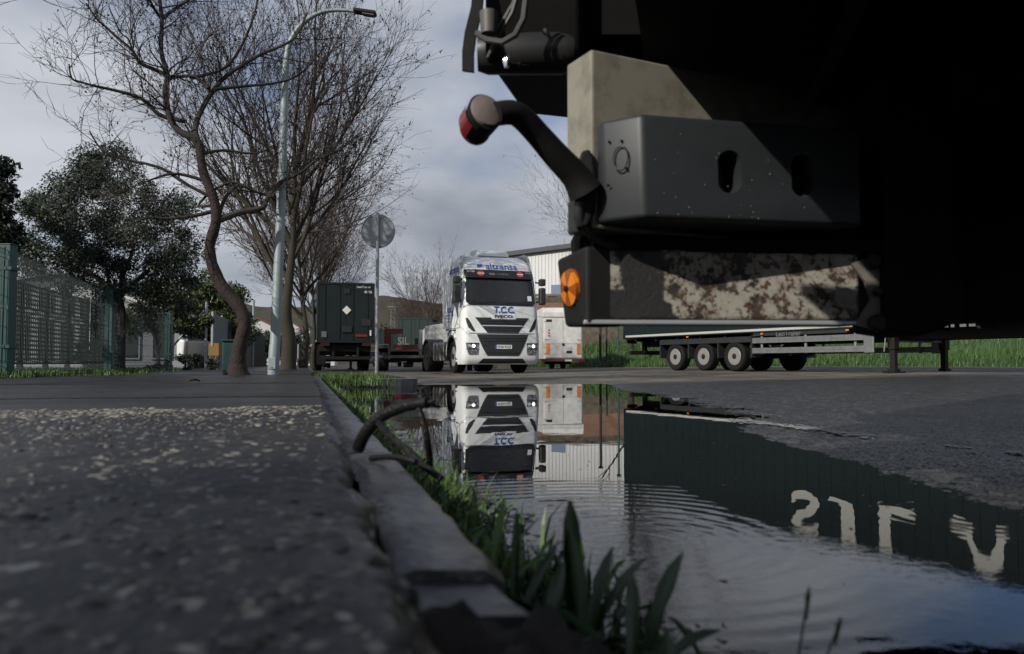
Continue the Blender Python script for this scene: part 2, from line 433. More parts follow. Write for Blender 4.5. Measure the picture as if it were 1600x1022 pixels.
l.new(mth('ADD', chips, mth('MULTIPLY', tnoise(18, 4), .8)), bp.inputs['Height']); l.new(bp.outputs[0], b.inputs['Normal'])
npmesh('road', np.stack([X.ravel(), Y.ravel(), Z.ravel()], 1), F, 'asphalt', smooth=True, kind='structure')

sx_, sy_ = np.meshgrid(np.linspace(.0, .34, 30), np.linspace(.05, .66, 44), indexing='ij')
hz_ = .185 * np.clip((.645 - sy_) / .03, 0, 1) * np.clip((.30 - sx_) / .10, 0, 1) * (.7 + .6 * fbm(sx_ * 22, sy_ * 22, 81, 4)) + .02 * (vnoise(sx_ * 90, sy_ * 90, 83) - .5) - .02
xq, yq = st(sx_, sy_); ii = np.arange(sx_.size).reshape(sx_.shape)
npmesh('shade_heap', np.stack([xq.ravel(), yq.ravel(), hz_.ravel()], 1), np.stack([ii[:-1, :-1], ii[1:, :-1], ii[1:, 1:], ii[:-1, 1:]], -1).reshape(-1, 4), 'soil', smooth=True, kind='structure')  # dark heap added to stand in for the shade at the kerb end
# painted edge line, worn: many small flakes that lie on the asphalt
fl = MB()
for i in range(5200):
    a = rng.uniform(2.2, 9.5); s = 2.62 + rng.gauss(0, .045)
    if vnoise(np.array([a * 5.0]), np.array([s * 14]), 31)[0] < .50 or rng.random() < .25: continue
    x, y = st(s, a); r = rng.uniform(.005, .018); pts = []
    k0 = rng.random() * 6
    for k in range(5):
        aa = k0 + k * 1.2566; q = r * rng.uniform(.6, 1.2); px, py = x + q * math.cos(aa), y + q * 1.6 * math.sin(aa)
        pts.append((px, py))
    zz = road_h(np.array([p[0] for p in pts] + [x]), np.array([p[1] for p in pts] + [y])).max() + .005
    o0 = len(fl.v); fl.v += [(p[0], p[1], zz) for p in pts]; fl.f.append(tuple(range(o0, o0 + 5))); fl.mi.append(0)
el = fl.build('edge_line', 'paint_worn', bpy.data.objects['road'], kind='stuff')

# puddle water
m = bpy.data.materials.new('water'); m.use_nodes = True; M['water'] = m
n = m.node_tree.nodes; l = m.node_tree.links; n.clear()
o_ = n.new('ShaderNodeOutputMaterial'); t = n.new('ShaderNodeTexCoord'); P = t.outputs['Object']
sp3 = n.new('ShaderNodeSeparateXYZ'); l.new(P, sp3.inputs[0])
def ring(cx, cy, wl, r0, r1, amp):
    dx = mth('SUBTRACT', sp3.outputs[0], cx); dy = mth('SUBTRACT', sp3.outputs[1], cy)
    wob = mth('MULTIPLY', mth('SUBTRACT', tnoise(4, 2), .5), .05)
    r = mth('ADD', mth('SQRT', mth('ADD', mth('MULTIPLY', dx, dx), mth('MULTIPLY', dy, dy))), wob)
    wv = mth('SINE', mth('MULTIPLY', r, 6.2832 / wl))
    env = mth('MULTIPLY', rng_(r, r0, r0 + .12, 0, 1, True), rng_(r, r1 - .22, r1, 1, 0, True))
    return mth('MULTIPLY', mth('MULTIPLY', mth('MULTIPLY', wv, env), amp), rng_(tnoise(5, 3), .3, .65, .25, 1.5))
h1 = mth('MULTIPLY', ring(.20, 1.72, .062, .05, .86, .17), rng_(sp3.outputs[0], .38, .72, 1, .06, True))
h2 = mth('MULTIPLY', ring(.24, 1.62, .036, .0, .5, .10), rng_(sp3.outputs[0], .38, .65, 1, 0, True))
h3 = ring(1.12, 1.9, .05, .02, .36, .07)
ch = mth('MULTIPLY', mth('SUBTRACT', tnoise(26, 3), .5), .4)
dx = mth('SUBTRACT', sp3.outputs[0], .3); dy = mth('SUBTRACT', sp3.outputs[1], 1.35)
rc = mth('SQRT', mth('ADD', mth('MULTIPLY', dx, dx), mth('MULTIPLY', dy, dy)))
ch = mth('MULTIPLY', ch, rng_(rc, .3, .75, 1.0, .0, True))
calm = mth('MULTIPLY', mth('SUBTRACT', tnoise(3.0, 2), .5), .30)
hh = mth('ADD', mth('ADD', mth('ADD', h1, h2), mth('ADD', h3, ch)), calm)
bp = n.new('ShaderNodeBump'); bp.inputs['Strength'].default_value = 1; bp.inputs['Distance'].default_value = .0009
l.new(hh, bp.inputs['Height'])
gl = n.new('ShaderNodeBsdfGlossy'); gl.inputs['Roughness'].default_value = .0; gl.inputs[0].default_value = (.95, .96, .97, 1); l.new(bp.outputs[0], gl.inputs['Normal'])
tr = n.new('ShaderNodeBsdfTransparent'); tr.inputs[0].default_value = (.42, .36, .27, 1)
fr = n.new('ShaderNodeFresnel'); fr.inputs[0].default_value = 1.33; l.new(bp.outputs[0], fr.inputs['Normal'])
mx = n.new('ShaderNodeMixShader'); l.new(fr.outputs[0], mx.inputs[0]); l.new(tr.outputs[0], mx.inputs[1]); l.new(gl.outputs[0], mx.inputs[2]); l.new(mx.outputs[0], o_.inputs[0])
wv = MB(); c = [st(.2, .15), st(6.2, .15), st(6.6, 14.2), st(.2, 14.2)]
wv.add([(p[0], p[1], 0) for p in c], [(0, 1, 2, 3)])
wv.build('puddle_water', 'water', kind='structure', fix=False)

# the wide ground under everything
g = MB(); g.add([(-2500, -300, -.12), (2500, -300, -.12), (2500, 3500, -.12), (-2500, 3500, -.12)], [(0, 1, 2, 3)])
g.build('ground', 'soil', kind='structure', fix=False)

# ------------------------------------------------------------------ pavement: the near bay of exposed aggregate, further bays, kerb stones
def speckled(name, scale, keep, base_a, base_b, st_a, st_b, rough):
    global n, l, P
    m = bpy.data.materials.new(name); m.use_nodes = True; M[name] = m
    n = m.node_tree.nodes; l = m.node_tree.links; b = n['Principled BSDF']; t = n.new('ShaderNodeTexCoord'); P = t.outputs['Object']
    wp = n.new('ShaderNodeMixRGB'); wp.inputs[0].default_value = .025; l.new(P, wp.inputs[1])
    wn = n.new('ShaderNodeTexNoise'); wn.inputs['Scale'].default_value = 30; l.new(P, wn.inputs['Vector']); l.new(wn.outputs['Color'], wp.inputs[2])
    vs = []
    for k, sc in enumerate((scale, scale * 1.9)):
        v = n.new('ShaderNodeTexVoronoi'); v.inputs['Scale'].default_value = sc; l.new(wp.outputs[0], v.inputs['Vector'])
        cb = n.new('ShaderNodeSeparateColor'); l.new(v.outputs['Color'], cb.inputs[0])
        patch_ = rng_(tnoise(2.2 + k, 4), .40, .60, .0, .32)
        on = mth('GREATER_THAN', mth('ADD', cb.outputs[0], patch_), keep)
        body = rng_(mth('ADD', v.outputs['Distance'], mth('MULTIPLY', cb.outputs[1], .22)), .34, .46, 1, 0)
        vs.append((mth('MULTIPLY', on, body), cb.outputs[2]))
    base = mixc(rng_(tnoise(2.4, 6), .36, .62), base_a, base_b); base = mixc(rng_(tnoise(60, 4), .35, .7, 0, .6), base, (.008, .008, .009))
    col = base
    for f_, tone in vs: col = mixc(f_, col, mixc(tone, st_a, st_b))
    l.new(col, b.inputs['Base Color']); b.inputs['Specular IOR Level'].default_value = .35
    l.new(mth('SUBTRACT', rough, mth('MULTIPLY', rng_(tnoise(1.7, 5), .4, .65), .16)), b.inputs['Roughness'])
    bp = n.new('ShaderNodeBump'); bp.inputs['Strength'].default_value = .8; bp.inputs['Distance'].default_value = .004
    l.new(mth('ADD', mth('ADD', vs[0][0], vs[1][0]), mth('MULTIPLY', tnoise(55, 5), 1.4)), bp.inputs['Height']); l.new(bp.outputs[0], b.inputs['Normal'])
speckled('aggregate', 40, .80, (.030, .026, .020), (.010, .0105, .012), (.08, .076, .066), (.40, .375, .32), .50)
speckled('pavement', 60, 1.12, (.040, .039, .036), (.020, .019, .018), (.06, .055, .05), (.10, .09, .08), .48)
side = bpy.data.objects.new('sidewalk', None); COL.objects.link(side); side['kind'] = 'structure'
SL, SR = -3.3, .075
def crack(s): return 2.92 + .06 * np.sin(s * 2.1) + .05 * (vnoise(s * 5, s * 0 + 3, 2) - .5)
aa = np.linspace(0, 1, 210) ** 1.25; sv = np.linspace(0, 1, 190)
AAg, SVg = np.meshgrid(aa, sv, indexing='ij')
edge = SR + .004 - .034 * np.clip(fbm(AAg * 3.4 * 5, AAg * 0 + 1.5, 12, 5) - .34, 0, 1) * 2.2 + .014 * (fbm(AAg * 120, SVg * 25, 77, 3) - .45) - .05 * np.exp(-((AAg * 3.4 - .62) / .06) ** 2)
s_ = SL + (edge - SL) * (1 - (1 - SVg) ** 1.6)
a_ = -.45 + AAg * (crack(s_) + .45)
x_, y_ = st(s_, a_)
zz = PAVE + (fbm(x_ * 9, y_ * 9, 21, 4) - .46) * .014 + (vnoise(x_ * 45, y_ * 45, 4) - .5) * .005
zz = zz + (fbm(AAg * 150, s_ * 40, 78, 3) - .45) * .03 * np.clip((s_ - (edge - .07)) / .07, 0, 1)
zz = zz - .022 * np.clip((s_ - (edge - .035)) / .035, 0, 1) ** 2 - .012 * np.clip((a_ - (crack(s_) - .05)) / .05, 0, 1) ** 2
def skirt(xg, yg, zg, z0=.02):
    nr, nc = xg.shape; v = np.stack([xg.ravel(), yg.ravel(), zg.ravel()], 1); ii = np.arange(nr * nc).reshape(nr, nc)
    f = np.stack([ii[:-1, :-1], ii[:-1, 1:], ii[1:, 1:], ii[1:, :-1]], -1).reshape(-1, 4)
    b = np.concatenate([ii[:, -1], ii[-1, ::-1][1:]])
    v2 = v[b].copy(); v2[:, 2] = z0; o = len(v)
    k = np.arange(len(b) - 1)
    f2 = np.stack([b[:-1], o + k, o + k + 1, b[1:]], -1)
    return np.concatenate([v, v2]), np.concatenate([f, f2])
v, f = skirt(x_, y_, zz)
slab0 = npmesh('slab', v, f, 'aggregate', side, smooth=True, label='near bay of dark exposed aggregate with crumbling edge')
slab0['label'] = 'near bay of dark exposed aggregate with crumbling edge'
def pave_z(x, y): return PAVE + (fbm(x * 9, y * 9, 21, 4) - .46) * .014
lim = [2.98, 4.15, 5.4, 7.0, 9.2, 12.5]
for i in range(len(lim) - 1):
    p = MB(); a0, a1 = lim[i], lim[i + 1] - .02; z = PAVE - .014 + (0.011 if i % 2 else 0)
    ns, na = 60, 14; rows = []
    for k in range(na + 1):
        r_ = []
        for q in range(ns + 1):
            s = SL + (SR - .005 - SL) * q / ns; a = (a0 if i else float(crack(np.array(s))) + .025) * (1 - k / na) + a1 * k / na
            x, y = st(s, a); e = min(k, na - k) == 0
            r_.append((x, y, z + (float(fbm(np.array(x * 3.0), np.array(y * 3.0), 8, 3)) - .45) * .008 - (.01 if e else 0)))
        rows.append(r_)
    p.grid(rows)
    for (q0, q1) in (((a0 if i else 2.98), a0 + .001),): pass
    x0, x1 = rows[0][0], rows[0][-1]
    p.add(list(rows[0]) + [(v_[0], v_[1], .0) for v_ in rows[0]], [(k, k + ns + 1, k + ns + 2, k + 1) for k in range(ns)])
    rt = [r_[-1] for r_ in rows]; m_ = len(rt)
    p.add(rt + [(v_[0], v_[1], .0) for v_ in rt], [(k, k + m_, k + m_ + 1, k + 1) for k in range(m_ - 1)])
    p.build('slab', 'pavement', side, smooth=True, fix=False)
p = MB()
q = [st(SL, 12.5), st(SR, 12.5), st(SR, 80), st(SL, 80)]
p.add([(x, y, z) for z in (.0, PAVE - .012) for (x, y) in q], [(4, 5, 6, 7), (0, 1, 5, 4), (1, 2, 6, 5), (2, 3, 7, 6), (3, 0, 4, 7)])
p.build('paving_strip', 'pavement', side, fix=False)

# pebbles standing proud of the worn concrete: thick along the broken end, scattered elsewhere
ico = bmesh.new(); bmesh.ops.create_icosphere(ico, subdivisions=1, radius=1); iv = np.array([v.co[:] for v in ico.verts]); ifc = np.array([[v.index for v in f.verts] for f in ico.faces]); ico.free()
def pebbles(name, cnt, fn, m, smin, smax, seed):
    g_ = np.random.default_rng(seed); vs, fs_ = [], []; o = 0; k = 0
    while k < cnt:
        s, a = fn(g_)
        if a > float(crack(np.array(s))) - .015 or s > .05: continue
        x, y = st(s, a); r = g_.uniform(smin, smax) * (.6 + .8 * g_.random() ** 2)
        sc = np.array((r * g_.uniform(.8, 1.35), r * g_.uniform(.8, 1.35), r * .55)); th = g_.uniform(0, 6.28)
        p = iv * (1 + g_.uniform(-.14, .14, (len(iv), 1))) * sc; c_, s__ = math.cos(th), math.sin(th)
        p = np.stack([p[:, 0] * c_ - p[:, 1] * s__ + x, p[:, 0] * s__ + p[:, 1] * c_ + y, p[:, 2] + float(pave_z(np.array(x), np.array(y))) - r * .27], 1)
        vs.append(p); fs_.append(ifc + o); o += len(p); k += 1
    npmesh(name, np.concatenate(vs), np.concatenate(fs_), m, side, smooth=True, kind='stuff')
def band(g_): return (g_.uniform(-3.2, .05), 2.95 - abs(g_.normal(0, .30)))
def spread(g_):
    while True:
        a = .3 + 2.6 * g_.random() ** .8; s = g_.uniform(-2.4 if a > 1 else -.9, .03)
        if vnoise(np.array(s * 2.4), np.array(a * 2.4), 6) + .25 * g_.random() > .56: return s, a
pebbles('pale_pebbles', 2600, band, 'stone_pale', .006, .015, 1)
pebbles('grey_pebbles', 2400, band, 'stone_grey', .006, .014, 2)
pebbles('worn_pebbles', 1100, spread, 'stone_grey', .004, .010, 3)
pebbles('scattered_pebbles', 260, spread, 'stone_pale', .004, .009, 5)
pebbles('dark_pebbles', 2400, spread, 'stone_dark', .004, .011, 4)

kerb = bpy.data.objects.new('kerb', None); COL.objects.link(kerb); kerb['kind'] = 'structure'
def kerb_stone(a0, a1, s0=.082, s1=.192, z1=.172, lbl=None, rough=.006):
    p = MB(); n_ = max(2, int((a1 - a0) / .05)); prof = [(s0, -.06), (s0, z1 - .004), (s0 + .012, z1), (s1 - .02, z1 - .003), (s1 - .004, z1 - .018), (s1 + .006, -.06)]
    rows = []
    for i in range(n_ + 1):
        a = a0 + (a1 - a0) * i / n_; r_ = []
        for (s, z) in prof:
            x, y = st(s + rng.uniform(-rough, rough) * (.6 if 0 < i < n_ else 1.3), a); r_.append((x, y, z + rng.uniform(-rough, rough) * .5))
        rows.append(r_)
    p.grid(rows); k = len(prof); e = len(p.v) - k
    p.f += [tuple(range(k)), tuple(range(e + k - 1, e - 1, -1))]; p.mi += [0, 0]
    o = p.build('kerb_stone', 'kerb', kerb, smooth=True)
    if lbl: o['label'] = lbl
kerb_stone(.635, .722, z1=.160, lbl='short broken end piece of kerb')
a = .735
while a < 12.4:
    kerb_stone(a, a + .985); a += 1.0
p = MB()
q = [st(.082, 17.2), st(.2, 17.2), st(.2, 80), st(.082, 80)]
p.add([(x, y, z) for z in (-.05, .172) for (x, y) in q], [(4, 5, 6, 7), (0, 1, 5, 4), (1, 2, 6, 5), (2, 3, 7, 6), (3, 0, 4, 7)])
p.build('kerb_run', 'kerb', kerb)

# kerbed island that juts into the street, with the round sign on it
p = MB(); isl = [(.2, 12.75), (1.45, 12.6), (1.66, 12.68), (1.75, 12.9), (1.75, 16.6), (1.3, 17.2), (.2, 17.2)]
n_ = len(isl)
for k in range(n_):
    (s0, a0), (s1, a1) = isl[k], isl[(k + 1) % n_]
c_s, c_a = .95, 15
inner = [(c_s + (s - c_s) * .86, c_a + (a - c_a) * .93) for s, a in isl]
for ring_, z in ((isl, -.06), (isl, .122), (inner, .127), (inner, .10)): p.v += [(*st(s, a), z) for s, a in ring_]
for r_ in range(3):
    for k in range(n_): p.f.append((r_ * n_ + k, r_ * n_ + (k + 1) % n_, (r_ + 1) * n_ + (k + 1) % n_, (r_ + 1) * n_ + k)); p.mi.append(0)
p.build('island_kerb', 'kerb', bevel=.012, kind='structure')
p = MB(); p.v += [(*st(s, a), .108) for s, a in inner]; p.f.append(tuple(range(n_))); p.mi.append(0)
p.build('island_soil', 'soil', kind='structure')

# yard behind the fence, verge bank on the right, far hill
def sheet(name, xs, ys, fn, m, kind='structure'):
    Xg, Yg = np.meshgrid(xs, ys, indexing='ij'); Zg = fn(Xg, Yg); nr, nc = Xg.shape; ii = np.arange(nr * nc).reshape(nr, nc)
    f = np.stack([ii[:-1, :-1], ii[1:, :-1], ii[1:, 1:], ii[:-1, 1:]], -1).reshape(-1, 4)
    return npmesh(name, np.stack([Xg.ravel(), Yg.ravel(), Zg.ravel()], 1), f, m, smooth=True, kind=kind)
p = MB(); q = [st(-60, -2), st(SL - .005, -2), st(SL - .005, 80), st(-60, 80)]
p.add([(x, y, z) for z in (-.05, PAVE + .01) for (x, y) in q], [(4, 5, 6, 7), (0, 1, 5, 4), (1, 2, 6, 5), (2, 3, 7, 6), (3, 0, 4, 7)])
p.build('yard', 'soil', kind='structure', fix=False)

B0, B1 = np.array((1.5, 47.0)), np.array((30.0, 17.5))          # foot of the grass bank
BD = (B1 - B0) / np.linalg.norm(B1 - B0); BN = np.array((-BD[1], BD[0])); BN = BN if BN[1] > 0 else -BN
def bank_h(u, v):
    z = .12 + .75 * np.clip(v / 3.0, 0, 1) ** 1.3 + 1.6 * np.clip((v - 2) / 10, 0, 1) ** 1.1
    return z + (fbm(u * .5, v * .5, 41, 4) - .45) * .45 * np.clip(v / 2, 0, 1)
uu = np.linspace(-3, 62, 160); vv = np.concatenate([np.linspace(-1.0, 0, 4), np.linspace(.2, 16, 60)])
U, V = np.meshgrid(uu, vv, indexing='ij'); Zb = np.where(V < 0, -.05 + .17 * (1 + V), bank_h(U, V))
Xb = B0[0] + U * BD[0] + V * BN[0]; Yb = B0[1] + U * BD[1] + V * BN[1]
ii = np.arange(U.size).reshape(U.shape); f = np.stack([ii[:-1, :-1], ii[1:, :-1], ii[1:, 1:], ii[:-1, 1:]], -1).reshape(-1, 4)
npmesh('grass_bank', np.stack([Xb.ravel(), Yb.ravel(), Zb.ravel()], 1), f, 'grass_field', smooth=True, kind='structure')
# pale wet strip of concrete along the foot of the bank
p = MB(); k = 30
for i in range(k + 1):
    u = -2 + 62 * i / k
    for v in (-3.4 + .3 * math.sin(u), -.55):
        x, y = B0 + u * BD + v * BN; p.v.append((x, y, float(np.clip(.055 + .0145 * x, .012, .22)) + .012))
for i in range(k): p.f.append((2 * i, 2 * i + 1, 2 * i + 3, 2 * i + 2)); p.mi.append(0)
mat('wet_concrete', (.16, .165, .17), .28, var=.7, vscale=.9, color2=(.09, .09, .09))
p.build('concrete_gutter', 'wet_concrete', kind='structure')

def hill_h(x, y):
    r = 1 - ((x + 70) / 330) ** 2
    base = 38 * np.clip(r, 0, 1) * np.exp(-((y - 470) / 90) ** 2)
    return base * (.72 + .5 * fbm(x * .012, y * .012, 51, 4)) + 6 * (fbm(x * .12, y * .12, 52, 4) - .45) - 2
sheet('hill', np.linspace(-420, 280, 320), np.linspace(300, 640, 110), hill_h, 'hill')

# ------------------------------------------------------------------ grass blades as geometry
def blades(name, base, hmin, hmax, wd, m, parent=None, lean=.5, seed=0, **props):
    g_ = np.random.default_rng(seed); n_ = len(base); h = g_.uniform(hmin, hmax, n_); th = g_.uniform(0, 2 * np.pi, n_); ln = g_.uniform(.05, lean, n_)
    d = np.stack([np.cos(th), np.sin(th), 0 * th], 1); s_ = np.stack([-np.sin(th + g_.normal(0, .8, n_)), np.cos(th), 0 * th], 1); s_ /= np.linalg.norm(s_, axis=1)[:, None]
    w_ = (wd * g_.uniform(.6, 1.3, n_))[:, None]; up = np.array((0, 0, 1.0)); H = h[:, None]; Ln = ln[:, None]
    p0 = base; p1 = base + up * H * .55 + d * H * Ln * .3; p2 = base + up * H * (1 - .25 * Ln) + d * H * Ln
    v = np.stack([p0 - s_ * w_ / 2, p0 + s_ * w_ / 2, p1 - s_ * w_ * .42, p1 + s_ * w_ * .42, p2 - s_ * w_ * .06, p2 + s_ * w_ * .06], 1).reshape(-1, 3)
    o = np.arange(n_)[:, None] * 6
    f = np.concatenate([o + np.array([[0, 1, 3, 2]]), o + np.array([[2, 3, 5, 4]])])
    return npmesh(name, v, f, m, parent, **props)
def sa_pts(cnt, fs, fa, fz, seed, keep=None):
    g_ = np.random.default_rng(seed); s = fs(g_, cnt); a = fa(g_, cnt)
    if keep is not None: k = keep(s, a, g_); s, a = s[k], a[k]
    x = s * RX[0] + a * AX[0]; y = s * RX[1] + a * AX[1]
    return np.stack([x, y, fz(x, y)], 1)
# verge weeds along the kerb, thicker in clumps
clump = lambda s, a, g_: fbm(a * 2.3, s * 3, 61, 3) + .2 * g_.random(len(s)) > .46
blades('kerb_grass', sa_pts(8000, lambda g_, c: .2 + np.abs(g_.normal(0, .085, c)), lambda g_, c: 1.15 + 11 * g_.random(c) ** 1.5, lambda x, y: np.maximum(road_h(x, y), -.01), 11, clump), .03, .115, .007, 'grass', lean=.95, seed=1, kind='stuff')
blades('near_grass', sa_pts(2600, lambda g_, c: .2 + np.abs(g_.normal(0, .09, c)), lambda g_, c: .5 + .85 * g_.random(c), lambda x, y: np.maximum(road_h(x, y), -.01), 12), .025, .07, .006, 'weed_leaf', lean=.9, seed=2, kind='stuff')
blades('island_grass', sa_pts(5200, lambda g_, c: g_.uniform(.1, 1.6, c), lambda g_, c: 11.9 + 3.6 * g_.random(c) ** 1.2, lambda x, y: x * 0 + .03, 13, lambda s, a, g_: (fbm(a * 1.7, s * 3, 66, 3) > .4) & ((a > 12.9) | (s < .5 + .9 * g_.random(len(s)))) & (s < 1.3)), .1, .22, .011, 'grass', lean=.9, seed=3, kind='stuff')
g_ = np.random.default_rng(14)
u = g_.uniform(-2, 60, 42000); v = 13.5 * g_.random(42000) ** 1.5 + .05
bp_ = np.stack([B0[0] + u * BD[0] + v * BN[0], B0[1] + u * BD[1] + v * BN[1], bank_h(u, v) - .03], 1)
blades('bank_grass', bp_, .18, .5, .03, 'grass_field', lean=.7, seed=4, kind='stuff')
g_ = np.random.default_rng(15)
fp = sa_pts(5200, lambda g_, c: SL + .05 + np.abs(g_.normal(0, .3, c)), lambda g_, c: g_.uniform(8.5, 17, c), lambda x, y: x * 0 + PAVE - .012, 15, lambda s, a, g_: (fbm(a * 1.1, s * 2, 71, 3) > .43) & ((s < SL + .18) | (a > 11.2)))
blades('fence_grass', fp, .03, .10, .012, 'grass', lean=.8, seed=5, kind='stuff')
fp = sa_pts(5200, lambda g_, c: SL - g_.uniform(0, 5, c), lambda g_, c: g_.uniform(6, 26, c), lambda x, y: x * 0 + PAVE, 16)
blades('yard_grass', fp, .03, .08, .02, 'grass', lean=.8, seed=6, kind='stuff')
# ================================================================== TREES
def grow(segs, tips, p, d, ln, r, lvl, prm, rg):
    """recursive bare branching: collects (points, radii, level)"""
    n_ = prm['n'][lvl]; pts = [Vector(p)]; rad = [r]; q = Vector(p); d = Vector(d).normalized(); r1 = r * prm['taper'][lvl]
    for i in range(n_):
        wv = Vector((rg.gauss(0, 1), rg.gauss(0, 1), rg.gauss(0, 1))) * prm['wob'][lvl]
        d = (d + wv + Vector((0, 0, prm['up'][lvl]))).normalized()
        q = q + d * (ln / n_); pts.append(q.copy()); rad.append(r + (r1 - r) * (i + 1) / n_)
    segs.append((pts, rad, lvl))
    if lvl + 1 >= len(prm['n']): tips.append((pts[-1], d)); return
    for k in range(rg.randint(*prm['kids'][lvl])):
        t_ = rg.uniform(prm['from'][lvl], 1.0); i = min(int(t_ * n_), n_ - 1); f_ = t_ * n_ - i
        b_ = pts[i].lerp(pts[i + 1], f_); dd = (pts[i + 1] - pts[i]).normalized()
        az = rg.uniform(0, 2 * math.pi); o_ = dd.orthogonal().normalized(); o2 = dd.cross(o_)
        sp_ = rg.uniform(*prm['ang'][lvl]); nd = dd * math.cos(sp_) + (o_ * math.cos(az) + o2 * math.sin(az)) * math.sin(sp_)
        rr_ = max(prm['rmin'], (rad[i] * (1 - f_) + rad[i + 1] * f_) * rg.uniform(.45, .7))
        grow(segs, tips, b_, nd, ln * rg.uniform(*prm['len'][lvl]), rr_, lvl + 1, prm, rg)
    if prm.get('cont', True) and lvl < len(prm['n']) - 1:
        grow(segs, tips, pts[-1], d, ln * rg.uniform(*prm['len'][lvl]), max(prm['rmin'], r1), lvl + 1, prm, rg)
def limb_mesh(segs, thick):
    b_ = MB()
    for pts, rad, lvl in segs:
        b_.tube(pts, rad, 9 if rad[0] > .06 else 6 if rad[0] > .025 else 4 if rad[0] > .009 else 3, caps=False)
    return b_
def pods(tips, cnt, size, rg, drop=.06):
    b_ = MB()
    for k in range(cnt):
        p, d = tips[rg.randrange(len(tips))]; p = p - d * rg.uniform(0, .35) + Vector((0, 0, -drop * rg.random()))
        s_ = size * rg.uniform(.5, 1.3); a1 = Vector((rg.gauss(0, 1), rg.gauss(0, 1), rg.gauss(0, 1))).normalized(); a2 = a1.orthogonal().normalized()
        b_.add([p - a1 * s_, p + a2 * s_ * .5, p + a1 * s_, p - a2 * s_ * .5], [(0, 1, 2, 3)])
    return b_
def leaf_cloud(name, centres, radii, cnt, size, m, parent, seed, squash=.8, **props):
    """leaf-sized faces scattered through many clumps of a crown"""
    g_ = np.random.default_rng(seed); k = g_.integers(0, len(centres), cnt); c_ = np.array(centres)[k]; r_ = np.array(radii)[k]
    d = g_.normal(0, 1, (cnt, 3)); d /= np.linalg.norm(d, axis=1)[:, None]; p = c_ + d * (r_ * g_.random(cnt) ** .45)[:, None] * np.array((1, 1, squash))
    a1 = g_.normal(0, 1, (cnt, 3)); a1 /= np.linalg.norm(a1, axis=1)[:, None]; a2 = np.cross(a1, g_.normal(0, 1, (cnt, 3))); a2 /= np.linalg.norm(a2, axis=1)[:, None]
    s_ = (size * g_.uniform(.6, 1.3, cnt))[:, None]
    v = np.stack([p - a1 * s_, p + a2 * s_ * .36, p + a1 * s_, p - a2 * s_ * .36], 1).reshape(-1, 3)
    f = np.arange(cnt * 4).reshape(-1, 4)
    return npmesh(name, v, f, m, parent, **props)

# --- the crooked bare tree on the pavement: trunk and main limbs follow the photograph, at 11.5 m
D0 = 11.4
base = W(371, 583, D0); base.z = PAVE - .03
wt = thing('crooked_tree', 'bare crooked tree with reddish S-shaped trunk at the pavement edge left of the lamp post', 'tree', base)
def path(px, d0=D0, d1=None):
    d1 = d0 if d1 is None else d1; n_ = len(px)
    return [W(x, y, d0 + (d1 - d0) * i / max(1, n_ - 1)) - base for i, (x, y) in enumerate(px)]
def smooth(pts, k=4):
    o_ = []
    for i in range(len(pts) - 1):
        p0 = pts[max(i - 1, 0)]; p1 = pts[i]; p2 = pts[i + 1]; p3 = pts[min(i + 2, len(pts) - 1)]
        for j in range(k):
            t_ = j / k; o_.append(.5 * ((2 * p1) + (p2 - p0) * t_ + (2 * p0 - 5 * p1 + 4 * p2 - p3) * t_ ** 2 + (3 * p1 - p0 - 3 * p2 + p3) * t_ ** 3))
    return o_ + [pts[-1]]
rad_px = lambda px: px / 2 / FPX * D0
TR = [(371, 587), (371.5, 574), (372, 560), (377, 530), (383, 505), (374, 480), (352, 455), (334, 420), (328, 385), (338, 345), (334, 310), (318, 270), (312, 228)]
tw = [42, 28, 24, 21, 20, 20, 20, 18, 16, 16, 15, 14, 13]
tr = MB(); pts = smooth(path(TR)); rr_ = np.interp(np.linspace(0, 1, len(pts)), np.linspace(0, 1, len(tw)), tw)
tr.tube(pts, [rad_px(x) * (1 + .06 * math.sin(i * 1.9)) for i, x in enumerate(rr_)], 14)
limbs = [([(312, 228), (300, 215), (280, 205), (266, 185), (258, 145), (262, 118), (252, 80), (253, 30), (248, -20), (252, -60)], 12, 5, 11.2),
         ([(312, 228), (305, 200), (316, 170), (335, 140), (355, 118), (395, 92), (420, 80), (460, 60), (480, 20)], 10, 3, 11.8),
         ([(266, 120), (275, 120), (305, 120), (325, 138)], 6, 5, 11.3), ([(305, 120), (345, 110), (368, 88), (392, 40), (405, -10)], 6, 3, 11.9),
         ([(262, 118), (240, 108), (218, 98), (208, 80), (185, 60), (165, 42), (150, 28), (135, 5)], 7, 2, 10.8),
         ([(290, 190), (250, 180), (230, 160), (205, 148), (165, 138), (150, 135), (125, 128), (112, 122), (108, 100)], 7, 2, 10.6),
         ([(253, 30), (268, 18), (290, 3), (310, -10)], 6, 4, 11.6), ([(253, 30), (240, 12), (228, -15)], 5, 3, 11),
         ([(340, 345), (375, 332), (410, 325), (418, 310), (438, 285), (470, 270), (495, 250), (530, 235), (560, 210)], 11, 2, 12.4),
         ([(334, 330), (300, 338), (262, 342), (232, 340), (205, 350)], 7, 2, 10.9), ([(336, 320), (310, 322), (330, 300), (360, 285), (380, 290)], 5, 3, 11.5),
         ([(322, 283), (280, 272), (250, 276), (215, 290)], 6, 2, 11), ([(318, 240), (350, 235), (400, 240), (430, 225)], 6, 2, 12),
         ([(340, 345), (352, 310), (372, 290), (400, 300), (430, 310)], 7, 3, 12), ([(335, 140), (380, 135), (430, 130), (470, 115), (510, 70)], 6, 2, 12.3),
         ([(208, 80), (200, 60), (188, 50), (170, 10)], 3, 1.5, 10.7), ([(335, 310), (295, 290), (250, 262), (190, 248), (160, 235), (140, 205)], 6, 2, 10.9)]
segs, tips = [], []
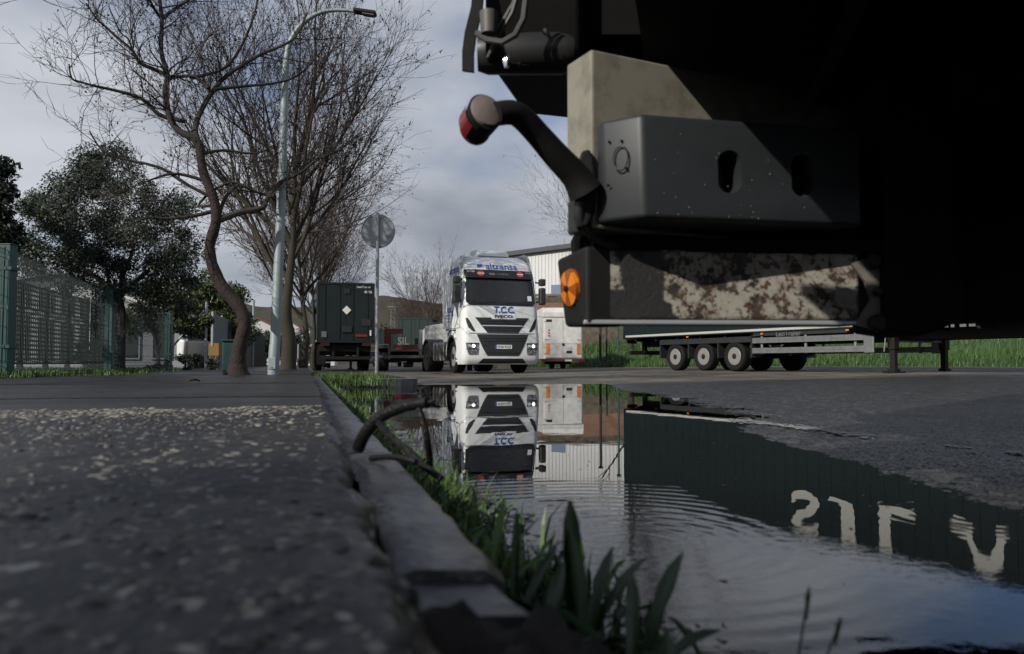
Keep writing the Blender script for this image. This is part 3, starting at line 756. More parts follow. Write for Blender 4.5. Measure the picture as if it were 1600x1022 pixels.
prm = dict(n=[4, 4, 3], taper=[.5, .5, .5], wob=[.16, .2, .22], up=[.06, .05, .0], kids=[(2, 4), (2, 4), (0, 0)], ang=[(.5, 1.1), (.5, 1.1), (.4, 1)], rmin=.0035, len=[(.55, .85), (.5, .9), (.5, .8)])
prm['from'] = [.2, .2, .2]
rg = random.Random(5)
lm = MB()
for px, w0, w1, d1 in limbs:
    pts = smooth(path(px, D0, d1), 3); n_ = len(pts); rad = [rad_px(w0 + (w1 - w0) * i / (n_ - 1)) for i in range(n_)]
    lm.tube(pts, rad, 8)
    for k in range(int(n_ * .6)):
        i = rg.randint(max(1, n_ // 4), n_ - 2); d_ = (pts[i + 1] - pts[i]).normalized(); o_ = d_.orthogonal(); o_.rotate(Matrix.Rotation(rg.uniform(0, 6.28), 3, d_))
        grow(segs, tips, pts[i], d_ * .6 + o_ * rg.uniform(.4, 1) + Vector((0, 0, .15)), rg.uniform(.3, .75), max(.0065, rad[i] * .4), 0, prm, rg)
tr.build('trunk', 'bark_red', wt, smooth=True)
lm.build('limbs', 'bark_dark', wt, smooth=True)
limb_mesh(segs, 0).build('twigs', 'bark_dark', wt, fix=False, kind='stuff')
pods(tips, 900, .022, rg).build('seed_pods', 'pods', wt, fix=False, kind='stuff')

# --- plane trees in a row along the pavement
def plane_tree(label, d, px, seed, H=11.0, spread_=1.0, forks=None, group='bare plane trees along the pavement', r0=.21, first=7):
    b_ = W(px, 580, d); b_.z = PAVE - .05 if px < 600 else .5
    t_ = thing('plane_tree', label, 'tree', b_, 0, group); rg = random.Random(seed); segs, tips = [], []
    trunk = MB(); hf = H * .17
    p0 = [Vector((0, 0, -.05)), Vector((.02, 0, hf * .5)), Vector((rg.uniform(-.1, .1), 0, hf)), Vector((rg.uniform(-.15, .15), .1, H * .36)), Vector((rg.uniform(-.3, .3), .1, H * .62))]
    ps = smooth(p0, 4); trunk.tube(ps, [r0 * x for x in np.interp(np.linspace(0, 1, len(ps)), [0, .05, .25, .5, 1], [1.35, 1.08, .95, .7, .22])], 12)
    prm = dict(n=[6, 5, 4, 3], taper=[.35, .35, .4, .5], wob=[.07, .08, .1, .14], up=[.09, .07, .05, .02], kids=[(7, 9), (5, 8), (3, 5), (0, 0)],
               ang=[(.35, .8), (.35, .8), (.35, .9), (.4, 1)], rmin=.0055, len=[(.42, .65), (.42, .7), (.4, .7), (.4, .7)])
    prm['from'] = [.15, .15, .2, .2]
    fk = forks or [(rg.uniform(hf, H * .5), rg.uniform(0, 6.28), rg.uniform(.45, 1.0), rg.uniform(.36, .55)) for k in range(first)]
    for (z, az, tilt, ln) in fk:
        i = min(range(len(ps)), key=lambda j: abs(ps[j].z - z)); d_ = Vector((math.cos(az) * math.sin(tilt) * spread_, math.sin(az) * math.sin(tilt) * spread_, math.cos(tilt)))
        grow(segs, tips, ps[i], d_, H * ln, r0 * rg.uniform(.26, .40), 0, prm, rg)
    grow(segs, tips, ps[-1], Vector((0, 0, 1)), H * .36, r0 * .25, 0, prm, rg)
    big = [s_ for s_ in segs if s_[2] == 0]; small = [s_ for s_ in segs if s_[2] > 0]
    trunk.build('trunk', 'bark_plane', t_, smooth=True)
    limb_mesh(big, 0).build('limbs', 'bark_plane', t_, smooth=True)
    limb_mesh(small, 0).build('crown', 'twig', t_, fix=False, kind='stuff')
    pods(tips, min(4200, len(tips)), .042, rg, .12).build('seed_pods', 'pods', t_, fix=False, kind='stuff')
    return t_
pt0 = plane_tree('tall bare plane tree with thick trunk right behind the lamp post', 21.5, 450, 21, H=9.6, spread_=.86, r0=.2,
           forks=[(1.9, math.pi * .98, .62, .5), (3.0, .1, .42, .5), (3.3, 3.6, .5, .45), (3.6, 1.2, .6, .42), (4.0, 5.2, .6, .42), (4.4, 2.6, .45, .4), (4.6, .1, .85, .36), (3.4, .3, .95, .33), (3.6, 3.3, .95, .42), (2.6, 2.8, .8, .45), (5.0, 3.3, .6, .4), (5.2, 6.1, .5, .4)])
for (d, px, sc, lab) in ((30, 474, .62, 'smaller dark plane tree leaning right just beyond the tall one by the lamp post'), (37, 489, .66, 'mossy plane tree with bare brown crown left of the green trailer'), (46, 497, .74, 'far bare plane tree touching the left edge of the green trailer')):
    if d == 30: pt1 = plane_tree(lab, d, px, 22, H=7.6, r0=.16, first=8)
    else:
        c = copy_tree(pt1); b_ = W(px, 580, d); c.location = (b_.x, b_.y, PAVE - .05); c.rotation_euler = (0, 0, d); c.scale = (sc * 1.35,) * 3; c['label'] = lab
for ch in pt1.children:
    if ch.name.startswith('crown'): ch.data.materials[0] = M['twig_red']
# bare trees on the right: one hidden behind the parked lorry, one left of the white lorry
pr = plane_tree('bare tree rising behind the big parked vehicle, its twigs beside the lamp arm', 43, 985, 31, H=11.5, group=None, r0=.17, spread_=.95)
pr.location.z = 1.2
pl = copy_tree(pt1); b_ = W(668, 560, 62); pl.location = (b_.x, b_.y, .0); pl.scale = (.92,) * 3; pl.rotation_euler = (0, 0, 1.1); pl['label'] = 'bare bushy tree just left of the white lorry cab'; pl.name = 'bare_tree'
if 'group' in pl: del pl['group']
for o in (pr,): o.name = 'bare_tree'
b_ = W(640, 560, 85); pl2 = copy_tree(pl); pl2.location = (b_.x, b_.y, 0); pl2.scale = (.8,) * 3; pl2.rotation_euler = (0, 0, 2.9); pl2['label'] = 'small far bare tree above the red tractor frame'

# --- leafy trees behind the fence
def leafy(name, label, d, px, trunk_px, clumps_px, rad_px_, cnt, size, m, seed, depth=1.6, squash=.85):
    b_ = W(px, 580, d); b_.z = PAVE; t_ = thing(name, label, 'tree', b_); rg = random.Random(seed)
    tm = MB()
    for tp in trunk_px:
        pts = smooth([W(x, y, d) - b_ for x, y, w_ in tp], 3); ww = np.interp(np.linspace(0, 1, len(pts)), np.linspace(0, 1, len(tp)), [w_ for _, _, w_ in tp])
        tm.tube(pts, [w_ / 2 / FPX * d for w_ in ww], 8)
    tm.build('trunk', 'bark_dark', t_, smooth=True)
    cs, rs = [], []
    for (x, y, r) in clumps_px:
        for k in range(max(3, int(13 * (r / 60) ** 2))):
            a_ = rg.uniform(0, 6.28); q = rg.random() ** .6 * r
            c_ = W(x + q * math.cos(a_), y + q * math.sin(a_), d + rg.uniform(-1, 1) * depth * (r / 90)) - b_
            cs.append(c_[:]); rs.append(rg.uniform(.6, 1.5) * rad_px_ / FPX * d)
    leaf_cloud('crown', cs, rs, cnt, size, m, t_, seed, squash, kind='stuff')
    return t_
leafy('olive_tree', 'grey-green leafy tree with rounded crown behind the green mesh fence', 14.5, 190,
      [[(190, 585, 12), (190, 520, 11), (188, 470, 11), (160, 440, 8), (120, 415, 5), (80, 400, 3)], [(189, 465, 9), (192, 430, 8), (205, 400, 5), (215, 360, 3)], [(190, 460, 8), (230, 425, 6), (262, 400, 3)], [(170, 450, 6), (165, 415, 5), (140, 380, 3)]],
      [(165, 330, 75), (105, 350, 70), (225, 355, 70), (60, 385, 45), (265, 390, 48), (140, 405, 60), (210, 420, 55), (165, 270, 40), (110, 290, 40), (75, 320, 40), (250, 320, 42), (100, 420, 50), (285, 420, 25), (135, 255, 20), (180, 248, 14), (245, 452, 32), (285, 455, 26), (150, 440, 32), (40, 360, 30), (50, 420, 30)],
      24, 72000, .031, 'leaf_olive', 41)
leafy('evergreen_tree', 'nearly black evergreen tree cut off by the left edge of the photo', 12.5, -40,
      [[(-40, 585, 22), (-40, 420, 18)]], [(-30, 330, 50), (-15, 360, 45), (-40, 290, 40), (0, 345, 26), (-10, 300, 24), (8, 300, 14), (-60, 400, 50), (0, 262, 9), (12, 370, 20)], 18, 9000, .055, 'leaf_dark', 42)
leafy('garden_tree', 'round dark green garden tree between the fence and the crooked trunk', 29, 330,
      [[(335, 585, 6), (332, 540, 6), (318, 520, 4), (308, 500, 3)], [(333, 540, 5), (345, 515, 3)]], [(300, 490, 45), (340, 480, 45), (365, 500, 35), (260, 500, 45), (315, 455, 28), (350, 455, 22), (235, 520, 35), (280, 460, 26), (300, 530, 30), (270, 545, 22), (340, 525, 28), (365, 480, 30)], 18, 26000, .07, 'leaf_bush', 43, depth=2)
leafy('garden_tree', 'low wide dark tree in front of the grey annex behind the second fence post', 21.5, 245,
      [[(248, 585, 7), (246, 545, 6), (238, 515, 4)], [(247, 545, 5), (262, 518, 4), (275, 505, 3)]], [(225, 485, 34), (265, 480, 36), (205, 500, 24), (295, 490, 26), (245, 460, 22), (310, 505, 16)], 16, 15000, .05, 'leaf_bush', 49, depth=1.2)
leafy('shrub', 'dense shrub beside the end of the lattice screen', 15.5, 165, [[(160, 585, 5), (158, 540, 4), (150, 520, 3)], [(160, 560, 4), (175, 520, 3)]], [(148, 530, 22), (158, 505, 20), (140, 555, 20), (175, 500, 20), (165, 480, 15)], 10, 3000, .03, 'leaf_dark', 44, depth=.8)
leafy('hedge', 'low clipped hedge inside the mesh fence beside the garden tree', 20, 290, [[(290, 585, 3), (290, 560, 3)]], [(262, 572, 12), (285, 570, 12), (305, 570, 12), (325, 572, 10), (240, 574, 10)], 10, 3600, .035, 'hedge', 45, depth=.6)
leafy('street_hedge', 'brown-green overgrown hedge along the far pavement wall', 48, 505, [[(505, 580, 3), (505, 560, 3)]], [(490, 535, 14), (505, 540, 14), (495, 560, 10), (480, 545, 10)], 9, 2600, .08, 'leaf_brown', 46, depth=2)
# thicket at the far side of the road, and bushes behind the parked vehicles
t_ = leaf_cloud('far_thicket', [(W(x, y, d)[:]) for x, y, d in [(590 + 9 * k, 532 - 8 * math.sin(k * 1.3) - (k > 6) * 14, 110 + 6 * (k % 3)) for k in range(14)]], [2.2] * 14, 9000, .22, 'leaf_brown', None, 47, kind='stuff')
t_ = leaf_cloud('pavement_thicket', [(W(x, y, d)[:]) for x, y, d in [(385 + 9 * k, 540 + 4 * math.sin(k * 2), 58) for k in range(11)]], [1.5] * 11, 7000, .13, 'hedge', None, 48, kind='stuff')
# ================================================================== VEHICLES
def make_wheel(parent, x, y, r=.5, wd=.3, side=1, rimc='steel', name='wheel', z=None, detail=True):
    """tyre with rim, hub and nuts as sub-parts; axle along local x, outer face towards side"""
    z = r if z is None else z
    key = (round(r, 3), round(wd, 3), side, rimc, detail)
    if key not in make_wheel.cache:
        s = side; t_ = MB(); h = wd / 2
        t_.lathe([(-h * .8 * s, r * .6), (-h * s, r * .72), (-h * .95 * s, r * .93), (-h * .72 * s, r), (-h * .1 * s, r * .995), (0, r * .985), (h * .1 * s, r * .995), (h * .72 * s, r), (h * .95 * s, r * .93), (h * s, r * .75), (h * .86 * s, r * .6), (h * .5 * s, r * .56)], 32, 'X')
        for k in range(40):          # tread lugs
            a = 2 * math.pi * k / 40; mt = Matrix.Rotation(a, 4, 'X')
            t_.box(-h * .7, -h * .12, -.018, .018, r * .99, r * 1.006, mt); t_.box(h * .12, h * .7, -.018, .018, r * .99, r * 1.006, mt)
        wm_ = t_.build(name, 'rubber', None, smooth=True)
        rm = MB(); rm.lathe([(h * .86 * s, r * .6), (h * .9 * s, r * .57), (h * .55 * s, r * .52), (h * .1 * s, r * .42), (h * .2 * s, r * .3), (h * .5 * s, r * .27), (h * .55 * s, 0)], 28, 'X')
        ri = rm.build('rim', rimc, wm_, smooth=True)
        hb = MB(); hb.lathe([(h * .2 * s, r * .35), (h * .58 * s, r * .33), (h * .62 * s, r * .28), (h * .62 * s, r * .2), (h * .95 * s, r * .18), (h * 1.02 * s, r * .12), (h * 1.02 * s, 0)], 16, 'X')
        for k in range(10):
            a = 2 * math.pi * k / 10; hb.lathe([(h * .45 * s, r * .035), (h * .80 * s, r * .035), (h * .82 * s, 0)], 6, 'X', (0, r * .265 * math.cos(a), r * .265 * math.sin(a)))
            hb.lathe([(h * .2 * s, r * .06), (h * .40 * s, r * .055)], 8, 'X', (0, r * .42 * math.cos(a + .3), r * .42 * math.sin(a + .3)))
        hb.build('hub', 'black_metal', wm_, smooth=True)
        make_wheel.cache[key] = [wm_, False]
    ent = make_wheel.cache[key]
    o = ent[0] if not ent[1] else copy_tree(ent[0]); ent[1] = True
    o.parent = parent; o.location = (x, y, z); return o
make_wheel.cache = {}

def road_z(x, y): return float(np.clip(.055 + .0145 * x, .012, .22))

# ------------------------------------------------------------------ semitrailers: rear faces local -y, origin on the ground below the middle of the rear
def semitrailer(name, label, loc, rz, group, L_=13.6, Wd=2.55, z0=1.13, z1=4.0, body='green_box', wheel_r=.46, letters=None, rear=True, axles=(2.7, 4.01, 5.32), legs=True, ribs=True, rimc='steel', guard=True):
    t_ = thing(name, label, 'trailer', loc, rz, group); h = Wd / 2
    b_ = MB(); b_.box(-h + .03, h - .03, .03, L_ - .03, z0 + .02, z1 - .03); b_.build('body', body, t_)
    for s in (-1, 1):                                       # ribbed side walls, every panel on its own
        if not ribs: break
        n_ = 36; st_ = (L_ - .1) / n_; first = None
        for k in range(n_):
            if first is None:
                p = MB(); p.box(s * (h - .032), s * h, .004, st_ - .004, z0 + .14, z1 - .10)
                first = p.build('side_panel', body, t_); o = first
            else:
                o = first.copy(); COL.objects.link(o)
            o.location = (0, .05 + k * st_, 0)
    r_ = MB()
    for s in (-1, 1):
        r_.box(s * (h - .05), s * (h + .012), .0, L_, z1 - .10, z1); r_.box(s * (h - .05), s * (h + .012), .0, L_, z0, z0 + .14)
    r_.box(-h + .05, h - .05, .01, L_ - .01, z1 - .025, z1 + .004); r_.build('frame_rail', body, t_)
    for s in (-1, 1):
        q = MB(); q.box(s * (h + .012), s * (h + .018), .12, L_ - .1, z0 + .035, z0 + .10); q.build('stripe', 'letter_pale', t_)
    if rear:
        for s in (-1, 1):
            d_ = MB(); d_.box(min(s * .006, s * (h - .07)), max(s * .006, s * (h - .07)), -.03, .03, z0 + .12, z1 - .12); d_.box(min(s * .42, s * .5), max(s * .42, s * .5), -.034, -.03, z0 + .2, z1 - .2)
            dr = d_.build('rear_door', body, t_, bevel=.01)
            lr = MB(); lr.tube([(s * .3, -.06, z0 + .08), (s * .3, -.06, z1 - .1)], .014, 6); lr.tube([(s * .95, -.06, z0 + .08), (s * .95, -.06, z1 - .1)], .014, 6)
            for zz_ in (z0 + .3, z0 + 1.2, z1 - .35):
                for xx in (.3, .95): lr.box(s * xx - .03, s * xx + .03, -.065, -.03, zz_, zz_ + .06)
            lr.build('lock_rod', body if body != 'green_box' else 'black_metal', dr)
            p = MB(); p.box(min(s * (h - .07), s * h), max(s * (h - .07), s * h), -.045, .05, z0, z1); p.build('corner_post', body, t_)
            lt = MB(); lt.box(min(s * .72, s * 1.12), max(s * .72, s * 1.12), -.06, .0, z0 - .17, z0 - .03); lt.build('tail_light', 'tail_dark', t_)
        p = MB(); p.box(-h, h, -.05, .06, z1 - .09, z1); p.box(-h, h, -.045, .06, z0 - .02, z0 + .12); p.build('rear_sill', body, t_)
        bp_ = MB(); bp_.box(-1.15, 1.15, .12, .24, .52, .66)
        for s in (-1, 1): bp_.box(s * .55 - .05, s * .55 + .05, .14, .3, .6, z0)
        bp_.build('underrun_bar', 'black_metal', t_)
    ch = MB()
    for s in (-1, 1): ch.box(s * .52 - .05, s * .52 + .05, .3, L_ - .3, z0 - .3, z0 + .02)
    for k in range(12): ch.box(-h + .1, h - .1, .5 + k * 1.08, .58 + k * 1.08, z0 - .12, z0 + .02)
    for a in axles:
        ch.cyl((-1.0, a, wheel_r), (1.0, a, wheel_r), .065, n=8)
        for s in (-1, 1): ch.box(s * .52 - .06, s * .52 + .06, a - .35, a + .25, wheel_r + .0, wheel_r + .2)
    ch.cyl((-.4, axles[-1] + 1.3, .62), (.4, axles[-1] + 1.3, .62), .18, n=12)
    ch.build('chassis', 'black_metal', t_)
    for a in axles:
        for s in (-1, 1):
            make_wheel(t_, s * (h - .17), a, wheel_r, .33, s, rimc)
    mg = MB()
    for s in (-1, 1):
        x0, x1 = sorted((s * (h - .36), s * (h + .0)))
        mg.box(x0, x1, axles[0] - .72, axles[-1] + .72, wheel_r * 2 + .06, wheel_r * 2 + .10)
        for a in (axles[0] - .72, axles[0] + .655, axles[1] + .655, axles[-1] + .69): mg.box(x0, x1, a - .02, a + .03, wheel_r * .9, wheel_r * 2 + .08)
        mg.box(s * h - .012, s * h + .012, axles[0] - .72, axles[-1] + .72, wheel_r * 2 - .04, wheel_r * 2 + .12)
    mg.build('mudguard', 'black_plastic', t_)
    if guard:
        for s in (-1, 1):
            ya, yb = axles[-1] + .75, axles[-1] + 4.4
            for zz_ in (.50, .78):
                p = MB(); p.box(s * h - .02, s * h + .02, ya, yb, zz_, zz_ + .15); p.box(s * h - .025, s * h + .025, ya, yb, zz_ + .07, zz_ + .08)
                p.build('guard_rail', 'alu', t_, bevel=.008)
            p = MB(); p.box(s * h - .024, s * h + .026, yb - .02, yb + .26, .47, .97); p.build('guard_end', 'alu', t_, bevel=.02)
            p = MB(); p.box(s * h - .03, s * h - .02, ya, yb - .5, .98, z0); p.build('side_skirt', 'black_plastic', t_)
            for yy_ in (ya + .3, (ya + yb) / 2, yb - .3):
                p = MB(); p.box(s * (h - .06) - .02, s * (h - .06) + .02, yy_ - .03, yy_ + .03, .48, z0); p.build('guard_bracket', 'steel', t_)
    if legs:
        yl = axles[-1] + 4.93
        for s in (-1, 1):
            p = MB(); p.box(s * .95 - .09, s * .95 + .09, yl - .09, yl + .09, .55, z0); p.box(s * .95 - .065, s * .95 + .065, yl - .065, yl + .065, .08, .6); p.box(s * .95 - .045, s * .95 + .045, yl - .12, yl - .08, .7, 1.0)
            lg = p.build('landing_leg', 'black_metal', t_, bevel=.01)
            f_ = MB(); f_.box(s * .95 - .2, s * .95 + .2, yl - .17, yl + .17, .0, .035); f_.box(s * .95 - .1, s * .95 + .1, yl - .1, yl + .1, .035, .1); f_.build('foot', 'black_metal', lg, bevel=.008)
        p = MB(); p.cyl((-.95, yl, .75), (.95, yl, .75), .03, n=8); p.cyl((.95, yl, .85), (1.22, yl, .85), .015, n=6); p.cyl((1.22, yl, .86), (1.22, yl - .05, .5), .015, n=6); p.build('leg_crank', 'steel', t_)
    return t_

# the long green trailer on the right: wheels, guard rails and legs show under the parked vehicle, its side and letters in the puddle
rz = R(208)
rx = Vector((math.cos(rz), math.sin(rz), 0)); near = Vector((3.89, 27.67, 0)); ctr = near - rx * 1.275
gt = semitrailer('box_trailer', 'long dark green trailer on landing legs seen beneath the rusty bar', (ctr.x, ctr.y, .14), rz, 'green box trailers', wheel_r=.43, z0=1.08, rimc='steel')
h = 1.275
def side_text(body, y, z, wd, hg, m, t_, name='lettering'):
    # on local +x side: reading direction seen from +x is towards +y
    return text(name, body, wd, m, t_, (h + .013, y, z), (R(90), 0, R(90)), .004, bold=.02, height=hg)
for body, t_y, wd in (('S', 7.85, .92), ('J', 8.95, .8), ('L', 10.5, .95)): side_text(body, t_y, 3.33, wd, 1.08, 'letter_pale', gt, 'side_letter')
em = MB()
def ypoly(poly): em.prism([(y + 11.75, z + 2.85) for y, z in poly], 'X', h + .011, h + .016)
ypoly([(0, .02), (.1, .22), (.38, .34), (.5, .3), (.5, .1), (.3, -.02), (.1, -.06)])
ypoly([(.38, .34), (.5, .3), (.62, .55), (.85, .62), (1.0, .3), (1.02, .04), (1.28, .0), (1.22, .16), (1.16, .3), (1.12, .8), (.9, 1.02), (.55, .95), (.5, .6)])
em.build('emblem', 'letter_pale', gt)
text('maker_name', 'LeciTrailer', .85, 'letter_grey', gt, (h - .014, 7.35, 1.02), (R(90), 0, R(90)), .004, bold=.01)
p = MB()
for k in range(6): p.box(h + .012, h + .018, 11.3 + k * .2, 11.3 + k * .2 + (.14 if k % 3 else .08), 1.0, 1.06)
p.build('marking_strip', 'letter_grey', gt)
p = MB()
for yy_ in (3.3, 6.4, 9.2): p.box(h + .012, h + .03, yy_, yy_ + .09, 1.02, 1.06)
p.build('side_marker', 'amber', gt)

# the trailer parked on the left, seen square on from behind
b0 = W(540, 580, 36)
gl_ = semitrailer('box_trailer', 'dark green trailer parked by the kerb with closed rear doors and white diamond plate', (b0.x, b0.y, .02), STREET_RZ + R(1.0), 'green box trailers', wheel_r=.5, guard=True, z0=1.3)
text('maker_name', 'LeciTrailer', .62, 'letter_white', gl_, (.78, -.055, 3.82), (R(90), 0, 0), .004, bold=.015)
text('fleet_number', '6016', .34, 'letter_white', gl_, (.98, -.055, 3.6), (R(90), 0, 0), .004, bold=.02)
p = MB(); p.prism([(.02, 2.55), (.22, 2.75), (.02, 2.95), (-.18, 2.75)], 'Y', -.075, -.05); p.build('diamond_plate', 'letter_white', gl_)
p = MB(); p.box(-.11, .14, -.08, -.05, 3.5, 3.72); p.build('vent', 'black_plastic', gl_)
p = MB(); p.box(.68, 1.1, -.075, -.05, 2.05, 2.35); p.build('dark_plate', 'black_plastic', gl_)
p = MB(); p.box(-.18, .25, -.11, -.05, 1.75, 2.02); p.build('lock_box', 'black_plastic', gl_)
p = MB(); p.box(.42, .95, -.08, -.05, 1.55, 1.66); p.build('red_board', 'red_metal', gl_)
p = MB(); p.box(-1.08, -.86, -.075, -.05, 1.52, 1.78); p.build('white_plate', 'letter_grey', gl_)
p = MB(); p.box(1.06, 1.13, -.075, -.05, 1.6, 1.85); p.build('white_tag', 'letter_white', gl_)
p = MB(); p.prism([(.26, 1.2), (1.3, 1.3), (1.5, .75), (.9, .72), (.26, .9)], 'X', -1.15, 1.15); p.build('rear_apron', 'black_metal', gl_)
for s in (-1, 1):
    p = MB(); p.box(s * 1.02 - .22, s * 1.02 + .22, 1.9, 1.93, .3, 1.1); p.build('mudflap', 'rubber', gl_)

# farther green trailers and a red tractor frame further down the street
for (px, d, lab, lx) in ((648, 60, 'far green trailer with SJL letters behind the red lorry frame', True), (608, 78, 'farther green trailer left of the red headboard', False)):
    b0 = W(px, 580, d)
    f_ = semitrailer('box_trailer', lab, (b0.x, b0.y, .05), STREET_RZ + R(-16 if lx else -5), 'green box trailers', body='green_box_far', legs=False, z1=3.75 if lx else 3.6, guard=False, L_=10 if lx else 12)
    if lx: text('side_letters', 'SJL', .85, 'letter_grey', f_, (-.85, -.075, 1.9), (R(90), 0, 0), .004, bold=.02, height=.75)
# red skeletal lorry chassis with dark wheels, left of the white lorry
b0 = W(634, 580, 33)
rc_ = thing('lorry_chassis', 'bare red lorry chassis with black wheels between sign pole and white lorry', 'lorry', (b0.x, b0.y, .04), R(8))
p = MB()
for s in (-1, 1): p.bar((s * .45, 0, .98), (s * .45, 7.2, 1.05), .1, .24)
for y in (.05, 1.5, 3, 4.5, 6, 7.1): p.box(-.5, .5, y - .05, y + .05, .9, 1.1)
p.build('frame', 'red_metal', rc_)
for bx in ((-1.15, .95, -.05, .05, .55, .66), (-.7, .95, -.03, .05, .82, .9), (.86, .95, -.045, .06, .5, 1.0), (-.72, -.64, -.045, .06, .5, 1.0)):
    p = MB(); p.box(*bx); p.build('rear_bar', 'tank', rc_)
for y in (.75, 2.1):
    for s in (-1, 1): make_wheel(rc_, s * .98, y, .52, .5, s, 'black_metal')
for y in (.75, 2.1):
    p = MB(); p.lathe([(-1.0, .1), (1.0, .1)], 8, 'X', (0, y, .52)); p.build('axle', 'black_metal', rc_)
for s in (-1, 1):
    p = MB(); p.prism([(.1, .95), (.2, 1.1), (.75, 1.14), (2.1, 1.14), (2.65, 1.1), (2.75, .95), (2.7, .92), (.15, .92)], 'X', s * .98 - .25, s * .98 + .25); p.build('mudguard', 'black_plastic', rc_)
p = MB(); p.box(-1.0, -.66, 5.6, 5.8, .9, 1.76); p.box(-1.0, -.1, 5.6, 5.8, 1.76, 2.0); p.build('headboard', 'red_metal', rc_)
p = MB(); p.box(-.9, .9, 6.2, 7.3, .5, 1.0); p.build('gearbox', 'black_metal', rc_)

# ------------------------------------------------------------------ the white tractor lorry in the middle
TX = W(786.5, 580, 24.3); lor = thing('lorry', 'white tractor lorry with blue front lettering at the far edge of the puddle', 'lorry', (TX.x, TX.y, .06), R(19.5))
zk = [.27, .36, .46, .62, .95, 1.2, 1.38]; yfk = [.12, .04, .01, 0, .0, .02, .05]
zc_ = [1.36, 1.55, 1.8, 2.12, 2.22, 2.45, 2.7, 2.90, 2.98, 3.12, 3.25, 3.4, 3.52, 3.62, 3.70, 3.75]
yfc = [.06, .06, .075, .11, .135, .195, .26, .315, .335, .38, .45, .55, .67, .82, 1.05, 1.4]
wc_ = [1.245, 1.245, 1.24, 1.23, 1.225, 1.21, 1.19, 1.18, 1.175, 1.165, 1.155, 1.135, 1.11, 1.07, 1.01, .90]
ALLZ = np.array(zk[:-1] + [1.37] + zc_[1:]); ALLY = np.array(yfk[:-1] + [.055] + yfc[1:]); ALLW = np.array([1.2, 1.23, 1.245, 1.25, 1.25, 1.25, 1.248] + wc_[1:])
def fy(x, z):
    yf = np.interp(z, ALLZ, ALLY); w_ = np.interp(z, ALLZ, ALLW); rc_ = .17 if z < 1.37 else .21
    a = min(abs(x), w_ - 1e-4); q = max(0, (a - (w_ - rc_)) / rc_)
    return float(yf + .10 * (a / w_) ** 2.2 + rc_ * .92 * (1 - math.sqrt(max(0, 1 - q * q))))
def fw(z): return float(np.interp(z, ALLZ, ALLW))
def cab_shell(name, zs, yb, m, skip=None, top=True, ys_side=()):
    b_ = MB(); rows = []; us = sorted(set([-1, -.985, -.96, -.93, -.89, -.86, -.82, -.6, -.4, -.2, 0, .2, .4, .6, .82, .86, .89, .93, .96, .985, 1])); ns = list(ys_side)
    for z in zs:
        w_ = fw(z); r_ = [(-w_, yb, z)] + [(-w_, y, z) for y in sorted(ns, reverse=True)]
        for u in us: r_.append((u * w_, fy(u * w_, z), z))
        r_ += [(w_, y, z) for y in sorted(ns)] + [(w_, yb, z)]; rows.append(r_)
    b_.grid(rows, skip); n_ = len(rows[0])
    b_.f += [(i * n_, (i + 1) * n_, (i + 2) * n_ - 1, (i + 1) * n_ - 1) for i in range(len(zs) - 1)]; b_.mi += [0] * (len(zs) - 1)
    if top: b_.f.append(tuple(range((len(zs) - 1) * n_, len(zs) * n_))); b_.mi.append(0)
    return b_.build(name, m, lor, smooth=True), n_, len(us), len(ns)
ns_ = 4; ys_side = [.62, .95, 1.36, 1.6]
WZ0, WZ1 = 2.22, 2.90
nus = 21
def skip_cab(i, k):
    z0_, z1_ = zc_[i], zc_[i + 1]
    if not (z0_ >= WZ0 - 1e-6 and z1_ <= WZ1 + 1e-6): return False
    j = k - (1 + ns_)                                    # index within the front columns
    if 4 <= j < nus - 5: return True
    # side windows: between y .62 and 1.36
    left = [k == 1 + 1, k == 1 + 2]; right = [k == 1 + ns_ + nus, k == 1 + ns_ + nus + 1]
    return any(left) or any(right)
cab_shell('cab_body', zc_, 2.25, 'white_paint', skip_cab, True, ys_side)
cab_shell('bumper', zk, .86, 'white_paint', None, True)
def patch(name, rows, m, off=.006, n_=14, parent=None, back=.02, smooth_=True, fnx=None):
    """piece lying on the front of the cab: rows of (z, x left, x right), off = how far it stands proud"""
    b_ = MB(); R0 = []
    for (z, xa, xb) in rows: R0.append([(xa + (xb - xa) * k / n_, fy(xa + (xb - xa) * k / n_, z) - off, z) for k in range(n_ + 1)])
    R1 = [[(x, y + off + back, z) for x, y, z in r_] for r_ in R0]
    b_.grid(R0); nr = len(R0); nn = n_ + 1; o = len(b_.v)
    b_.v += [p for r_ in R1 for p in r_]
    loop = [k for k in range(nn)] + [i * nn + n_ for i in range(1, nr)] + [(nr - 1) * nn + k for k in range(n_ - 1, -1, -1)] + [i * nn for i in range(nr - 2, 0, -1)]
    for i in range(len(loop)):
        a, c = loop[i], loop[(i + 1) % len(loop)]; b_.f.append((a, c, c + o, a + o)); b_.mi.append(0)
    return b_.build(name, m, parent or lor, smooth=smooth_)
def zr(z0_, z1_, n_, f): return [(z0_ + (z1_ - z0_) * i / n_, *f(i / n_)) for i in range(n_ + 1)]
patch('windscreen', zr(2.16, 2.93, 8, lambda t: (-1.10 + .035 * t, 1.10 - .035 * t)), 'cab_glass', .012, 20)
patch('lower_windscreen_band', zr(2.08, 2.23, 3, lambda t: (-1.02 - .1 * min(1, t * 1.6), 1.02 + .1 * min(1, t * 1.6))), 'black_gloss', .018, 18)
for s in (-1, 1):
    patch('windscreen_pillar', zr(2.2, 2.95, 6, lambda t: tuple(sorted((s * (1.045 - .03 * t), s * (1.125 - .035 * t))))), 'black_gloss', .016, 5)
patch('upper_windscreen_band', zr(2.86, 2.95, 2, lambda t: (-1.1, 1.1)), 'black_gloss', .018, 18)
